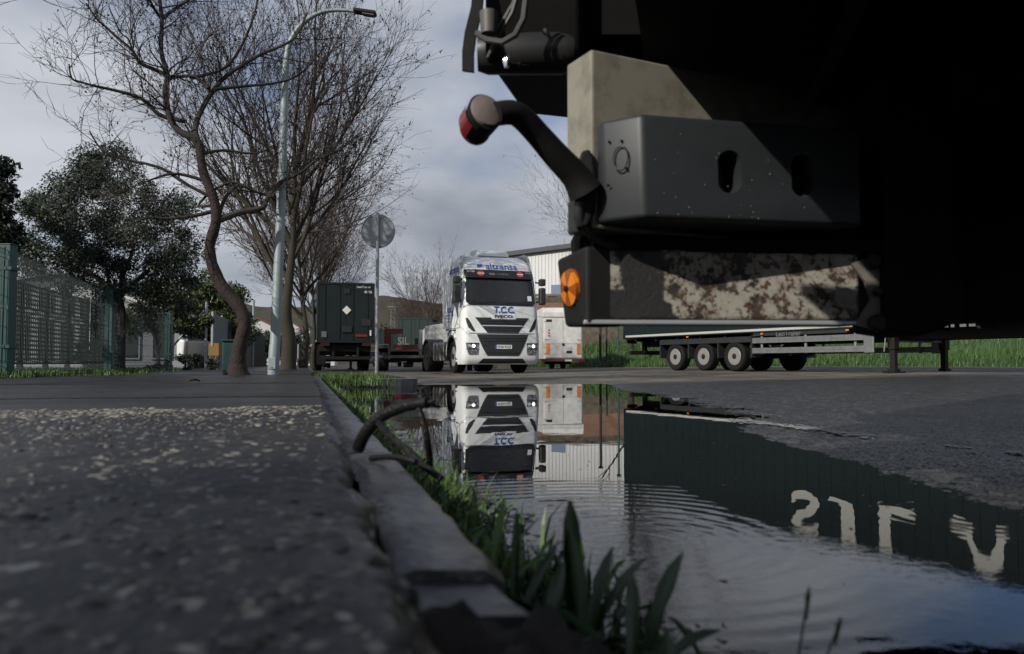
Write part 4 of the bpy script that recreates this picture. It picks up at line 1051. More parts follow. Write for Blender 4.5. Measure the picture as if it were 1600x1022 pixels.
vis = patch('sun_visor', zr(2.93, 3.19, 4, lambda t: (-1.13 + .02 * t, 1.13 - .02 * t)), 'black_gloss', .11, 22, back=.02)
def on_front(off): return lambda co: np.array([(x, fy(x + ox_[0], y + oz_[0]) - off - fy(ox_[0], oz_[0]), y) for x, y, z in co], np.float32)
ox_, oz_ = [0], [0]
def front_text(name, body, x, z, wd, m, parent=None, off=.012, bold=.02, shear=0, height=None):
    ox_[0], oz_[0] = x, z
    f_ = lambda co: np.array([(p[0], fy(p[0] + x, p[1] + z) - fy(x, z) - off + (.003 if p[2] < 0 else 0), p[1]) for p in co], np.float32)
    return text(name, body, wd, m, parent or lor, (x, fy(x, z), z), (0, 0, 0), .004, bold, shear, height, f_)
front_text('roof_lettering', 'altransa', .10, 3.33, 1.05, 'blue_text', bold=.012, height=.21)
lg = patch('roof_logo', zr(3.27, 3.38, 3, lambda t: (-.68, -.56 + .06 * t)), 'blue_text', .01, 4)
patch('roof_logo_tail', zr(3.27, 3.37, 3, lambda t: (-.54 + .07 * t, -.47 + .02 * t)), 'blue_text_pale', .01, 3)
front_text('visor_lettering', 'TRANSPORT', .06, 3.055, .42, 'letter_grey', vis, .118, .01, height=.06)
patch('visor_logo', zr(3.02, 3.09, 3, lambda t: (-.36 - .03 * math.sin(t * 3.1), -.2 + .02 * math.sin(t * 3.1))), 'letter_grey', .118, 5, vis)
for s in (-1, 1):
    patch('visor_lamp', zr(3.10, 3.155, 2, lambda t: tuple(sorted((s * .82, s * 1.06)))), 'headlamp_glass', .118, 5, vis)
    patch('round_sticker', [(3.07 + .085 * math.sin(a), s * .64 - .115 * math.cos(a), s * .64 + .115 * math.cos(a)) for a in np.linspace(-1.5, 1.5, 9)], 'red_sticker', .118, 6, vis)
    patch('sticker_bar', zr(3.055, 3.085, 2, lambda t: (s * .64 - .1, s * .64 + .1)), 'letter_white', .124, 5, vis)
front_text('front_lettering', 'T.C.C.', .06, 1.945, .66, 'blue_text', bold=.035, shear=.12, height=.21)
front_text('maker_name', 'IVECO', .04, 1.735, .58, 'dark_text', off=.014, bold=.05, height=.095)
ug = MB()
patch('upper_grille', zr(1.235, 1.70, 8, lambda t: (-.50 - .37 * t, .50 + .37 * t)) , 'black_plastic', .010, 16)
patch('grille_badge_tab', zr(1.655, 1.80, 3, lambda t: (-.36 + .03 * t, .44 - .03 * t)), 'white_paint', .011, 8)
for z in (1.30, 1.37, 1.52, 1.59):
    w_ = .5 + .37 * (z - 1.235) / .465 - .05; patch('grille_slat', zr(z, z + .02, 1, lambda t: (-w_, w_)), 'black_gloss', .022, 12)
patch('chrome_bar', zr(1.435, 1.465, 2, lambda t: (-.66, .66)), 'chrome', .026, 14)
patch('lower_grille', zr(.53, 1.19, 8, lambda t: (-.50 - .33 * t ** .8 , .50 + .33 * t ** .8)), 'black_plastic', .010, 16)
for z in (.62, .98, 1.06):
    w_ = .5 + .33 * ((z - .53) / .66) ** .8 - .05; patch('grille_slat', zr(z, z + .022, 1, lambda t: (-w_, w_)), 'black_gloss', .022, 12)
patch('panel_gap', zr(1.205, 1.225, 1, lambda t: (-1.16, 1.16)), 'dark_text', .004, 18)
patch('lower_intake', zr(.30, .45, 3, lambda t: (-.78 + .14 * t, .78 - .14 * t)), 'black_plastic', .012, 12)
for s in (-1, 1):
    patch('side_vent', [(1.27, *sorted((s * .86, s * .94))), (1.40, *sorted((s * .93, s * 1.08))), (1.55, *sorted((s * 1.01, s * 1.13))), (1.68, *sorted((s * 1.09, s * 1.15)))], 'black_plastic', .008, 5)
    hl = patch('headlight', [(.56, *sorted((s * .80, s * 1.06))), (.60, *sorted((s * .78, s * 1.10))), (.75, *sorted((s * .775, s * 1.14))), (.91, *sorted((s * .77, s * 1.16)))], 'headlamp_glass', .010, 8)
    patch('headlight_bezel', zr(.725, .745, 1, lambda t: tuple(sorted((s * .775, s * 1.15)))), 'dark_text', .016, 6, hl)
    patch('headlight_trim', zr(.90, .925, 1, lambda t: tuple(sorted((s * .77, s * 1.16)))), 'dark_text', .016, 6, hl)
    p = MB(); xx = s * (.86 if s > 0 else .93); xx = -.93 if s < 0 else 1.0
    p.lathe([(fy(xx, .83) - .03, .0), (fy(xx, .83) - .028, .045), (fy(xx, .83) + .01, .055)], 12, 'Y', (xx, 0, .83)); p.build('bulb', 'lamp_lit', hl)
    p = MB(); xx = -1.06 if s < 0 else .86
    p.lathe([(fy(xx, .82) - .022, .0), (fy(xx, .82) - .02, .055), (fy(xx, .82) + .01, .06)], 12, 'Y', (xx, 0, .82)); p.build('reflector', 'chrome', hl)
pl_ = patch('number_plate', zr(.745, .865, 2, lambda t: (-.27, .27)), 'plate_white', .03, 6)
patch('plate_band', zr(.745, .865, 2, lambda t: (-.27, -.225)), 'plate_blue', .033, 2, pl_)
front_text('plate_number', '9350 KGZ', .02, .805, .44, 'dark_text', pl_, .034, .01, height=.08)
# interior seen through the glass
p = MB(); p.box(-1.08, 1.08, .42, .8, 1.5, 2.17); p.build('dashboard', 'interior', lor, bevel=.03)
p = MB(); p.box(-1.1, 1.1, 1.95, 2.0, 1.4, 3.1); p.box(-1.14, -1.12, .5, 2.0, 1.4, 2.2); p.box(1.12, 1.14, .5, 2.0, 1.4, 2.2); p.box(-1.1, 1.1, .45, 2.0, 2.98, 3.0); p.box(-1.1, 1.1, .5, 2, 1.38, 1.4); p.build('lining', 'interior', lor)
for s in (-.55, .55):
    p = MB(); p.box(s - .24, s + .24, 1.15, 1.62, 1.62, 1.75); p.box(s - .24, s + .24, 1.6, 1.74, 1.7, 2.4); p.box(s - .13, s + .13, 1.62, 1.72, 2.42, 2.6); p.build('seat', 'dark_cloth', lor, bevel=.04)
p = MB()
for k in range(24):
    a0, a1 = k * math.pi / 12, (k + 1) * math.pi / 12; c_ = Vector((.55, .82, 2.12)); f_ = lambda a: c_ + Vector((.23 * math.cos(a), .1 * math.sin(a), .2 * math.sin(a)))
    p.tube([f_(a0), f_(a1)], .016, 6)
p.build('steering_wheel', 'black_plastic', lor)
p = MB(); p.box(.0, .22, .5, .66, 2.172, 2.19); p.box(.08, .2, .52, .6, 2.192, 2.25); p.build('dash_papers', 'paper', lor)
patch('windscreen_sticker', zr(2.24, 2.40, 2, lambda t: (.86, 1.0)), 'plate_blue' if False else 'paper', .013, 3)
# wipers
for x0, x1, z1_ in ((-.75, -.1, 2.30), (.1, .8, 2.28)):
    p = MB(); p.tube([(x0, fy(x0, 2.12) - .03, 2.14), (x1 - .2, fy(x1, 2.2) - .03, 2.17), (x1, fy(x1, z1_) - .03, 2.2)], .012, 6); p.build('wiper', 'black_plastic', lor)
# doors with windows
def side_poly(name, poly, m, s, off0, off1, parent=None, bevel=0):
    b_ = MB(); n_ = len(poly)
    for o in (off0, off1):
        for (y, z) in poly: b_.v.append((s * (fw(z) + o), y, z))
    b_.f += [tuple(range(n_)), tuple(range(2 * n_ - 1, n_ - 1, -1))] + [(i, (i + 1) % n_, n_ + (i + 1) % n_, n_ + i) for i in range(n_)]; b_.mi += [0] * (n_ + 2)
    return b_.build(name, m, parent or lor, bevel=bevel)
for s in (-1, 1):
    # door outline as four strips round the window so that light passes through
    dz = [1.40, 1.6, 1.9, 2.12, 2.2]
    b_ = MB(); rows = [[(s * (fw(z) + .010), y, z) for y in (.45, .8, 1.1, 1.42)] for z in dz]; b_.grid(rows); rows = [[(s * (fw(z) - .01), y, z) for y in (.45, .8, 1.1, 1.42)] for z in dz]; b_.grid(rows)
    dr = b_.build('door', 'white_paint', lor, fix=False)
    side_poly('door_window', [(.50, 2.2), (.62, 2.1), (.66, 1.75), (.74, 1.72), (1.0, 2.08), (1.40, 2.2), (1.38, 2.9), (.66, 2.92)], 'cab_glass' if s > 0 else 'black_gloss', s, .011, .016, dr)
    side_poly('window_frame', [(1.36, 2.18), (1.44, 2.18), (1.42, 2.94), (1.34, 2.94)], 'black_gloss', s, .0, .02, dr)
    side_poly('window_frame', [(.44, 2.2), (.56, 2.2), (.66, 2.92), (.54, 2.94)], 'black_gloss', s, .0, .02, dr)
    side_poly('door_handle', [(1.22, 1.78), (1.34, 1.78), (1.34, 1.98), (1.22, 1.98)], 'dark_text', s, .01, .022, dr)
    side_poly('door_gap', [(1.43, 1.4), (1.445, 1.4), (1.44, 2.95), (1.425, 2.95)], 'dark_text', s, .0, .004)
    side_poly('cab_gap', [(.4, 1.385), (2.24, 1.385), (2.24, 1.40), (.4, 1.40)], 'dark_text', s, .0, .005)
    side_poly('roof_gap', [(.62, 3.10), (2.24, 3.10), (2.24, 3.115), (.62, 3.115)], 'dark_text', s, .0, .005)
    # mirrors
    mr_ = MB(); mr_.box(-.10, .10, -.10, .10, -.36, .18); mo = mr_.build('mirror', 'black_plastic', lor, bevel=.05, seg=3); mo.location = (s * 1.40, .32, 2.50)
    mr_ = MB(); mr_.box(-.10, .10, -.1, .1, -.1, .12); m2 = mr_.build('mirror_top', 'black_plastic', mo, bevel=.04); m2.location = (0, 0, .34)
    mr_ = MB(); mr_.bar((-s * .2, .1, .36), (0, 0, .3), .05, .05); mr_.bar((-s * .2, .1, -.3), (0, 0, -.2), .05, .05); mr_.build('mirror_arm', 'black_plastic', mo)
    # step well and wheel arch
    st_ = MB(); x0, x1 = sorted((s * 1.0, s * 1.235)); st_.box(x0, x1, .862, .98, .35, 1.36); st_.build('step_panel', 'white_paint', lor, bevel=.015)
    for z in (.42, .74, 1.04):
        q = MB(); x0, x1 = sorted((s * 1.08, s * 1.242)); q.box(x0, x1, .74, .985, z, z + .06); q.build('step', 'black_plastic', lor)
    ar = MB(); pts0 = [(1.46 + .60 * math.cos(a), .54 + .66 * math.sin(a)) for a in np.linspace(math.pi * .93, 0.02, 14)]; pts1 = [(1.46 + .70 * math.cos(a), .54 + .80 * math.sin(a)) for a in np.linspace(0.02, math.pi * .93, 14)]
    poly = pts0 + pts1; x0, x1 = sorted((s * .9, s * 1.24)); ar.prism(poly, 'X', x0, x1); ar.build('wheel_arch', 'white_paint', lor, bevel=.012)
    ai = MB(); pts0 = [(1.46 + .575 * math.cos(a), .54 + .60 * math.sin(a)) for a in np.linspace(math.pi * .95, 0.0, 14)]; pts1 = [(1.46 + .598 * math.cos(a), .54 + .658 * math.sin(a)) for a in np.linspace(0.0, math.pi * .95, 14)]
    ai.prism(pts0 + pts1, 'X', *sorted((s * .85, s * 1.25))); ai.build('arch_liner', 'black_plastic', lor)
    make_wheel(lor, s * 1.03, 1.46, .52, .34, s, 'red_metal' if False else 'steel')
    make_wheel(lor, s * .93, 5.05, .52, .56, s, 'black_metal')
    fd = MB(); pts0 = [(5.05 + .60 * math.cos(a), .52 + .62 * math.sin(a)) for a in np.linspace(math.pi * .9, .1 * math.pi, 10)]; pts1 = [(5.05 + .64 * math.cos(a), .52 + .66 * math.sin(a)) for a in np.linspace(.1 * math.pi, math.pi * .9, 10)]
    fd.prism(pts0 + pts1, 'X', *sorted((s * .64, s * 1.22))); fd.build('rear_mudguard', 'black_plastic', lor)
    # fuel tank with straps
    tk = MB(); tk.box(*sorted((s * .55, s * 1.2)), 2.35, 4.2, .40, 1.0); to_ = tk.build('fuel_tank', 'tank', lor, bevel=.09, seg=3)
    for y in (2.6, 3.05, 3.5, 3.95):
        q = MB(); q.box(*sorted((s * .6, s * 1.215)), y - .03, y + .03, .385, 1.015); q.build('tank_strap', 'steel', to_, bevel=.06)
    ex = MB(); ex.box(*sorted((s * 1.1, s * 1.18)), 2.28, 2.85, 1.45, 3.45); ex.build('side_deflector', 'white_paint', lor, bevel=.03)
    front_y = 1.0
ch = MB()
for s in (-1, 1): ch.box(s * .42 - .04, s * .42 + .04, .7, 5.9, .72, .98)
ch.box(-.9, .9, 1.38, 1.54, .45, .6); ch.box(-.9, .9, 4.97, 5.13, .45, .6); ch.box(-.8, .8, .35, 1.1, .3, 1.2); ch.box(-.5, .5, 1.1, 2.2, .4, 1.3); ch.box(-1.1, 1.1, 2.24, 2.3, .95, 1.6)
ch.build('chassis', 'black_metal', lor)
p = MB(); p.lathe([(1.06, .42), (1.16, .44), (1.18, .3)], 20, 'Z', (0, 4.9, 0)); p.box(-.5, .5, 4.6, 5.2, .98, 1.08); p.build('coupling_plate', 'black_metal', lor)
p = MB(); p.tube([(-.8, 2.5, 1.28), (-.8, 3.3, 1.28)], .09, 8); p.box(-1.0, -.6, 2.4, 2.5, 1.1, 1.4); p.build('air_filter', 'black_metal', lor)
p = MB()
for k in range(3): p.tube([(-.3 + k * .06, 2.4, 1.5), (-.3 + k * .06, 3.1, 1.15), (-.2 + k * .06, 3.9, 1.12)], .02, 6)
p.build('red_hose', 'red_metal', lor)
# lettering on the door side (the side turned to the photo's left is local -x)
def lside(name, body, y, z, wd, m, hg=None, bold=.01, rx=0): 
    f_ = lambda co: np.array([(-(fw(z + p[1]) - fw(z)) - .004 * (p[2] > 0), -p[0] * 1.0, p[1]) for p in co], np.float32)
    return text(name, body, wd, m, lor, (-fw(z) - .012, y, z), (0, 0, 0), .004, bold, 0, hg, f_)
lside('side_lettering', 'altransa', 1.45, 3.28, 1.1, 'blue_text')
lside('side_lettering', 'T.C.C.', 1.75, 2.0, .5, 'blue_text', .16, .03)
for k, z in enumerate((1.84, 1.74, 1.64)): lside('side_lettering', 'TRANSPORTES' if k == 0 else 'CONTENEDORES' if False else 'TRANSPORTES', 1.78, z, .5 - .08 * k, 'blue_text_pale', .045)
# roof air conditioner
p = MB(); p.prism([(.95, 3.70), (1.0, 3.80), (1.25, 3.93), (1.9, 3.95), (2.0, 3.72)], 'X', -.52, .52); ac = p.build('roof_unit', 'white_paint', lor, bevel=.04, seg=3)
for s in (-1, 1):
    p = MB()
    for k in range(5): p.bar((s * (.2 + k * .055), .965 + .02, 3.735), (s * (.2 + k * .055), 1.05, 3.815), .028, .012, (0, -1, .4))
    p.build('roof_vent', 'roof_edge', ac)
# driver in a hi-vis vest
dr_ = thing('person', 'driver in a yellow hi-vis vest behind the wheel of the white lorry', 'person', (0, 0, 0))
def skin_body(name, verts, edges, rads, m, parent, root=0):
    me = bpy.data.meshes.new(name); me.from_pydata(verts, edges, []); o = bpy.data.objects.new(name, me); COL.objects.link(o); o.parent = parent
    sk = o.modifiers.new('Skin', 'SKIN'); sk.use_smooth_shade = True
    for i, r_ in enumerate(rads): me.skin_vertices[0].data[i].radius = (r_[0], r_[1]) if isinstance(r_, tuple) else (r_, r_); me.skin_vertices[0].data[i].use_root = (i == root)
    ss = o.modifiers.new('Sub', 'SUBSURF'); ss.levels = 1; ss.render_levels = 1; me.materials.append(M[m]); return o
bv = [(0, 0, 0), (0, .03, .25), (0, .02, .45), (0, 0, .54), (0, -.02, .62), (0, -.02, .72), (.19, 0, .45), (.25, -.14, .26), (.15, -.36, .28), (-.19, 0, .45), (-.25, -.14, .26), (-.15, -.36, .28), (.1, -.4, .0), (.1, -.45, -.4), (-.1, -.4, .0), (-.1, -.45, -.4), (.13, -.43, .30), (-.13, -.43, .30)]
be = [(0, 1), (1, 2), (2, 3), (3, 4), (4, 5), (2, 6), (6, 7), (7, 8), (2, 9), (9, 10), (10, 11), (0, 12), (12, 13), (0, 14), (14, 15), (8, 16), (11, 17)]
br = [(.17, .12), (.17, .12), (.16, .11), .055, (.085, .1), (.07, .085), .065, .05, .035, .065, .05, .035, .085, .055, .085, .055, .03, .03]
bo = skin_body('body', bv, be, br, 'skin', dr_)
ves = skin_body('vest', [(0, 0, -.02), (0, .03, .25), (0, .02, .44)], [(0, 1), (1, 2)], [(.195, .145), (.195, .145), (.185, .135)], 'hivis', dr_)
ha = skin_body('hair', [(0, .0, .74), (0, .03, .70)], [(0, 1)], [(.085, .09), (.085, .085)], 'dark_cloth', dr_)
nmx = lor.matrix_basis @ Matrix.Translation((.55, 1.42, 1.78))
dr_.location = nmx.to_translation(); dr_.rotation_euler = (0, 0, R(19.5))

# ------------------------------------------------------------------ white box trailer right of the lorry
b0 = W(880, 577, 40); bt = thing('cargo_trailer', 'small white box trailer with double rear doors and amber strips, right of the lorry', 'trailer', (b0.x, b0.y, .07), R(6))
p = MB(); p.box(-1.0, 1.0, .02, 3.6, .52, 2.98); p.build('body', 'white_dirty', bt, bevel=.02)
p = MB(); p.prism([(-.05, 2.62), (-.05, 2.85), (.1, 3.1), (3.6, 3.1), (3.6, 2.9), (.1, 2.6)], 'X', -1.03, 1.03); p.build('roof', 'white_dirty', bt, bevel=.02)
for s in (-1, 1):
    for nm, z0_, z1_ in (('rear_door', 1.28, 2.58), ('tail_gate', .58, 1.262)):
        p = MB(); x0, x1 = sorted((s * .008, s * .93)); p.box(x0, x1, -.03, .03, z0_, z1_); dr = p.build(nm, 'white_dirty', bt, bevel=.008)
        q = MB()
        for zz_ in (z0_ + .18, z1_ - .2): q.box(*sorted((s * .7, s * .95)), -.042, -.028, zz_, zz_ + .035)
        q.build('hinge', 'steel', dr)
    p = MB(); p.box(s * .78 - .085, s * .78 + .085, -.05, -.03, .74, 1.26); p.build('reflector_strip', 'amber_strip', bt)
    make_wheel(bt, s * .3, 1.9, .3, .22, s, 'black_metal'); 
    p = MB(); p.box(*sorted((s * .8, s * 1.12)), -.06, .0, .36, .5); p.build('tail_light', 'red_lens', bt)
p = MB(); p.box(-1.12, 1.12, -.05, .1, .40, .5); p.build('rear_bar', 'red_metal', bt)
p = MB(); p.box(-.7, .7, 1.7, 2.1, .25, .5); p.build('axle_beam', 'black_metal', bt)
p = MB(); p.box(.08, .42, -.075, -.06, .40, .49); p.build('number_plate', 'plate_white', bt)
for x, z in ((-.72, 2.44), (.3, .86)):
    p = MB(); p.box(x - .14, x + .14, -.045, -.03, z - .06, z + .06); p.build('badge', 'dark_text', bt)
for k in range(3):
    p = MB(); p.lathe([(-.036, .05), (-.03, .05)], 10, 'Y', (-.72, 0, 1.95 - .14 * k)); p.build('round_sticker', 'red_sticker', bt)
p = MB(); p.box(-.06, .06, -.06, -.03, 1.18, 1.3); p.build('latch', 'dark_text', bt)

# white cab and box body behind the white lorry, to its left
b0 = W(706, 577, 34); wv_ = thing('van', 'plain white box van half hidden behind the white lorry', 'van', (b0.x, b0.y, .05), R(8))
p = MB(); p.prism([(-1.12, .7), (-1.12, 1.9), (1.1, 2.25), (1.1, .7)], 'Y', 0, 5.0); p.build('body', 'white_dirty', wv_, bevel=.03)
p = MB(); p.prism([(-1.3, .6), (-1.35, 1.3), (-.9, 1.95), (-.03, 2.0), (-.03, .6)], 'X', -1.28, .8); c_ = p.build('cab', 'white_dirty', wv_, bevel=.05); c_.location = (0, 6.2, 0)
p = MB(); p.prism([(-1.31, 1.4), (-.93, 1.9), (-.9, 1.88), (-1.28, 1.38)], 'X', -1.1, .7); p.build('windscreen', 'dark_glass', c_)
p = MB(); p.prism([(-1.1, 1.35), (-.8, 1.85), (-.2, 1.85), (-.2, 1.35)], 'X', -1.29, -1.283); p.build('side_window', 'dark_glass', c_)
p = MB(); p.box(-1.48, -1.32, -1.0, -.85, 1.25, 1.55); p.build('mirror', 'black_plastic', c_, bevel=.02)
for y in (1.0, 5.6):
    for s in (-1, 1): make_wheel(wv_, s * .85, y, .36, .22, s, 'steel')
p = MB(); p.box(-.7, .7, .2, 6.0, .45, .7); p.build('chassis', 'black_metal', wv_)

# parked cars far down the street
def car(label, px, d, rz_, m, px_y=575):
    b0 = W(px, px_y, d); c_ = thing('parked_car', label, 'car', (b0.x, b0.y, .04), rz_, 'cars far down the street')
    p = MB(); prof = [(0, .35), (-.02, .6), (.1, .78), (.95, .92), (1.5, 1.38), (2.9, 1.42), (3.7, 1.0), (4.15, .9), (4.2, .4)]
    rows = []
    for x, k in ((-.86, .0), (-.80, 1), (.80, 1), (.86, 0)):
        rows.append([(x * (1 if z < .95 else .84), y, z - (.03 if not k else 0)) for y, z in prof])
    p.grid(rows)
    for e in (0, len(rows) - 1): p.f.append(tuple(e * len(prof) + i for i in range(len(prof)))); p.mi.append(0)
    p.f.append((0, len(prof) - 1, 4 * len(prof) - 1, 3 * len(prof))); p.mi.append(0)
    p.build('body', m, c_, smooth=True)
    p = MB(); p.add([(-.64, 1.0, .955), (.64, 1.0, .955), (.6, 1.47, 1.345), (-.6, 1.47, 1.345)], [(0, 1, 2, 3)]); 
    o = p.build('windscreen', 'dark_glass', c_); o.location = (0, -.015, .02)
    for s in (-1, 1):
        p = MB(); p.box(*sorted((s * .5, s * .78)), -.04, .05, .58, .70); p.build('headlight', 'headlamp_glass', c_)
        for y in (.75, 3.4): make_wheel(c_, s * .76, y, .31, .2, s, 'steel')
        p = MB(); p.prism([(1.05, .96), (1.52, 1.33), (2.8, 1.36), (3.4, 1.0)], 'X', *sorted((s * .722, s * .735))); p.build('side_window', 'dark_glass', c_)
    p = MB(); p.box(-.25, .25, -.035, -.02, .42, .52); p.build('number_plate', 'plate_white', c_)
    return c_
car('pale blue car parked at the kerb just left of the green trailer', 497, 55, STREET_RZ, 'car_blue')
car('white car parked farthest down the kerb left of the green trailer', 494, 66, STREET_RZ, 'car_white')
car('dark car parked behind the sign pole down the street', 590, 70, STREET_RZ + R(6), 'car_dark')
car('light car parked right of the green trailer down the street', 583, 84, STREET_RZ + R(6), 'car_white')
# ================================================================== THE PARKED VEHICLE OVERHEAD (its rear end hangs over the right half of the view)
FO = Vector((1.2, 2.6, 0))
fv = thing('parked_lorry', 'dark rear end of a parked lorry looming overhead, with rusty white bar', 'lorry', FO)
def fb(b_, name, m, **k):
    par = k.pop('parent', fv); return b_.build(name, m, par, origin=FO if par is fv else None, **k)
def P3(px, py, d): return W(px, py, d)
# load floor and body: rear edge runs away to the right
ED = Vector((.22, .975, 0)).normalized(); EP = Vector((.29, 1.85, 0)); EN = Vector((ED.y, -ED.x, 0))        # EN points right, under the body
def ep(t_, n_=0.0): q = EP + ED * t_ + EN * n_; return (q.x, q.y)
ZF = 1.235
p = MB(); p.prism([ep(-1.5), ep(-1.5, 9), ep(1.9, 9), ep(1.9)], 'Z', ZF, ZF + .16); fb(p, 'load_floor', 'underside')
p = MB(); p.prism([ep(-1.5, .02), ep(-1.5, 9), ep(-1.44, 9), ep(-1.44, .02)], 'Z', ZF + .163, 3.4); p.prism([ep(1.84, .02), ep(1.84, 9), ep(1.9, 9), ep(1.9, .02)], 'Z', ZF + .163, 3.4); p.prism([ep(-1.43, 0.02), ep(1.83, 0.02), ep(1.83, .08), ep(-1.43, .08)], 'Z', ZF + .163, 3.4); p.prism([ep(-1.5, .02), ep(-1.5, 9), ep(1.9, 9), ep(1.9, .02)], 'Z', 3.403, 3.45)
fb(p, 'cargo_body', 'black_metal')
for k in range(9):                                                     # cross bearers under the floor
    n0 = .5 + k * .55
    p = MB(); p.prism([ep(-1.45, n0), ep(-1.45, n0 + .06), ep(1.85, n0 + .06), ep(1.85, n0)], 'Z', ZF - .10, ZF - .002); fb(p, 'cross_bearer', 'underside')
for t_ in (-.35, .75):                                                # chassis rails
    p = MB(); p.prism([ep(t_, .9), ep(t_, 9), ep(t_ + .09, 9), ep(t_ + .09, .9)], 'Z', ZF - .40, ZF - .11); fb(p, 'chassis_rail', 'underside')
# dark rear crossbeam with lamps and cables at the top left corner
p = MB(); D_ = 2.22
a, b_, c_, d_ = P3(757, -60, D_), P3(757, 92, D_), P3(905, 112, 2.34), P3(905, -60, 2.34)
p.v += [a[:], b_[:], c_[:], d_[:]] + [(v + Vector((.12, .5, 0)))[:] for v in (a, b_, c_, d_)]; p.f += [(0, 1, 2, 3), (7, 6, 5, 4), (0, 4, 5, 1), (1, 5, 6, 2), (2, 6, 7, 3), (3, 7, 4, 0)]; p.mi += [0] * 6
fb(p, 'rear_crossbeam', 'black_metal', bevel=.012)
p = MB(); p.box(P3(868, 0, 2.6).x, 1.5, 2.6, 2.72, P3(0, 84, 2.6).z, 1.6); fb(p, 'inner_crossbeam', 'underside'); p = MB(); p.box(P3(850, 0, 2.45).x, .9, 2.42, 2.5, P3(0, 60, 2.45).z, 1.6); fb(p, 'inner_crossbeam', 'underside')
p = MB()
for k in range(30):
    x = 765 + 4.6 * k; yb = 92 + (x - 757) * .135; q = P3(x, yb + 2, 2.215 + .12 * (x - 757) / 148); r_ = rng.uniform(.004, .010)
    p.lathe([(-r_, 0), (0, r_), (r_, 0)], 6, 'Z', q[:])
fb(p, 'mud_crust', 'black_metal')
p = MB(); p.tube([P3(745, 52, 2.14), P3(760, 62, 2.12), P3(785, 66, 2.1), P3(805, 55, 2.1), P3(818, 30, 2.1), P3(824, -20, 2.1), P3(826, -60, 2.12)], .009, 8); fb(p, 'cable', 'cable_grey', smooth=True)
p = MB(); p.tube([P3(770, 75, 2.16), P3(782, 40, 2.14), P3(802, 5, 2.14), P3(812, -40, 2.14)], .006, 6); p.tube([P3(762, 90, 2.16), P3(778, 58, 2.14), P3(800, 20, 2.13), P3(815, -30, 2.13)], .006, 6); fb(p, 'thin_cable', 'black_plastic', smooth=True)
p = MB(); p.lathe([(-.03, .022), (.03, .026)], 10, 'Z', P3(764, 36, 2.12)[:]); fb(p, 'cable_plug', 'stone_grey', smooth=True)
p = MB(); p.lathe([(-.02, .006), (0, .012), (.02, .004)], 8, 'Z', P3(792, 95, 2.15)[:]); fb(p, 'bolt', 'chrome', smooth=True)
p = MB(); p.prism([(P3(848, 50, 2.18).x, P3(848, 50, 2.18).z), (P3(862, 62, 2.18).x, P3(862, 62, 2.18).z), (P3(858, 50, 2.18).x, P3(858, 50, 2.18).z), (P3(850, 46, 2.18).x, P3(850, 46, 2.18).z)], 'Y', 2.17, 2.19); fb(p, 'bracket', 'cable_grey')
p = MB(); p.lathe([(0, .05), (.03, .06), (.25, .06), (.28, .045)], 16, 'X', (P3(757, 80, 2.28).x - .02, 2.3, P3(757, 80, 2.28).z)); fb(p, 'tail_lamp', 'black_plastic', smooth=True)
# hanging rubber strip
p = MB(); rows = []
for (x, y, d0) in ((740, -40, 2.2), (736, 10, 2.18), (726, 50, 2.16), (722, 80, 2.15), (722, 110, 2.15)):
    q = P3(x, y, d0); rows.append([(q + Vector((dx, dy, -dz)))[:] for dx, dy, dz in ((0, 0, 0), (.031, .0, .004), (.033, .012, .004), (.002, .012, 0), (0, 0, 0))])
p.grid(rows); p.f += [(0, 1, 2, 3), (20, 23, 22, 21)]; p.mi += [0, 0]; fb(p, 'rubber_strip', 'rubber')
# beige end board
PA = Vector((.203, 2.0, 0)); PD = Vector((.894, .448, 0)).normalized(); PN = Vector((-PD.y, PD.x, 0))
p = MB(); q = [PA, PA + PD * .95, PA + PD * .95 + PN * .125, PA + PN * .125]
p.prism([(v.x, v.y) for v in q], 'Z', .702, 1.163); fb(p, 'end_board', 'beige_panel', bevel=.006)
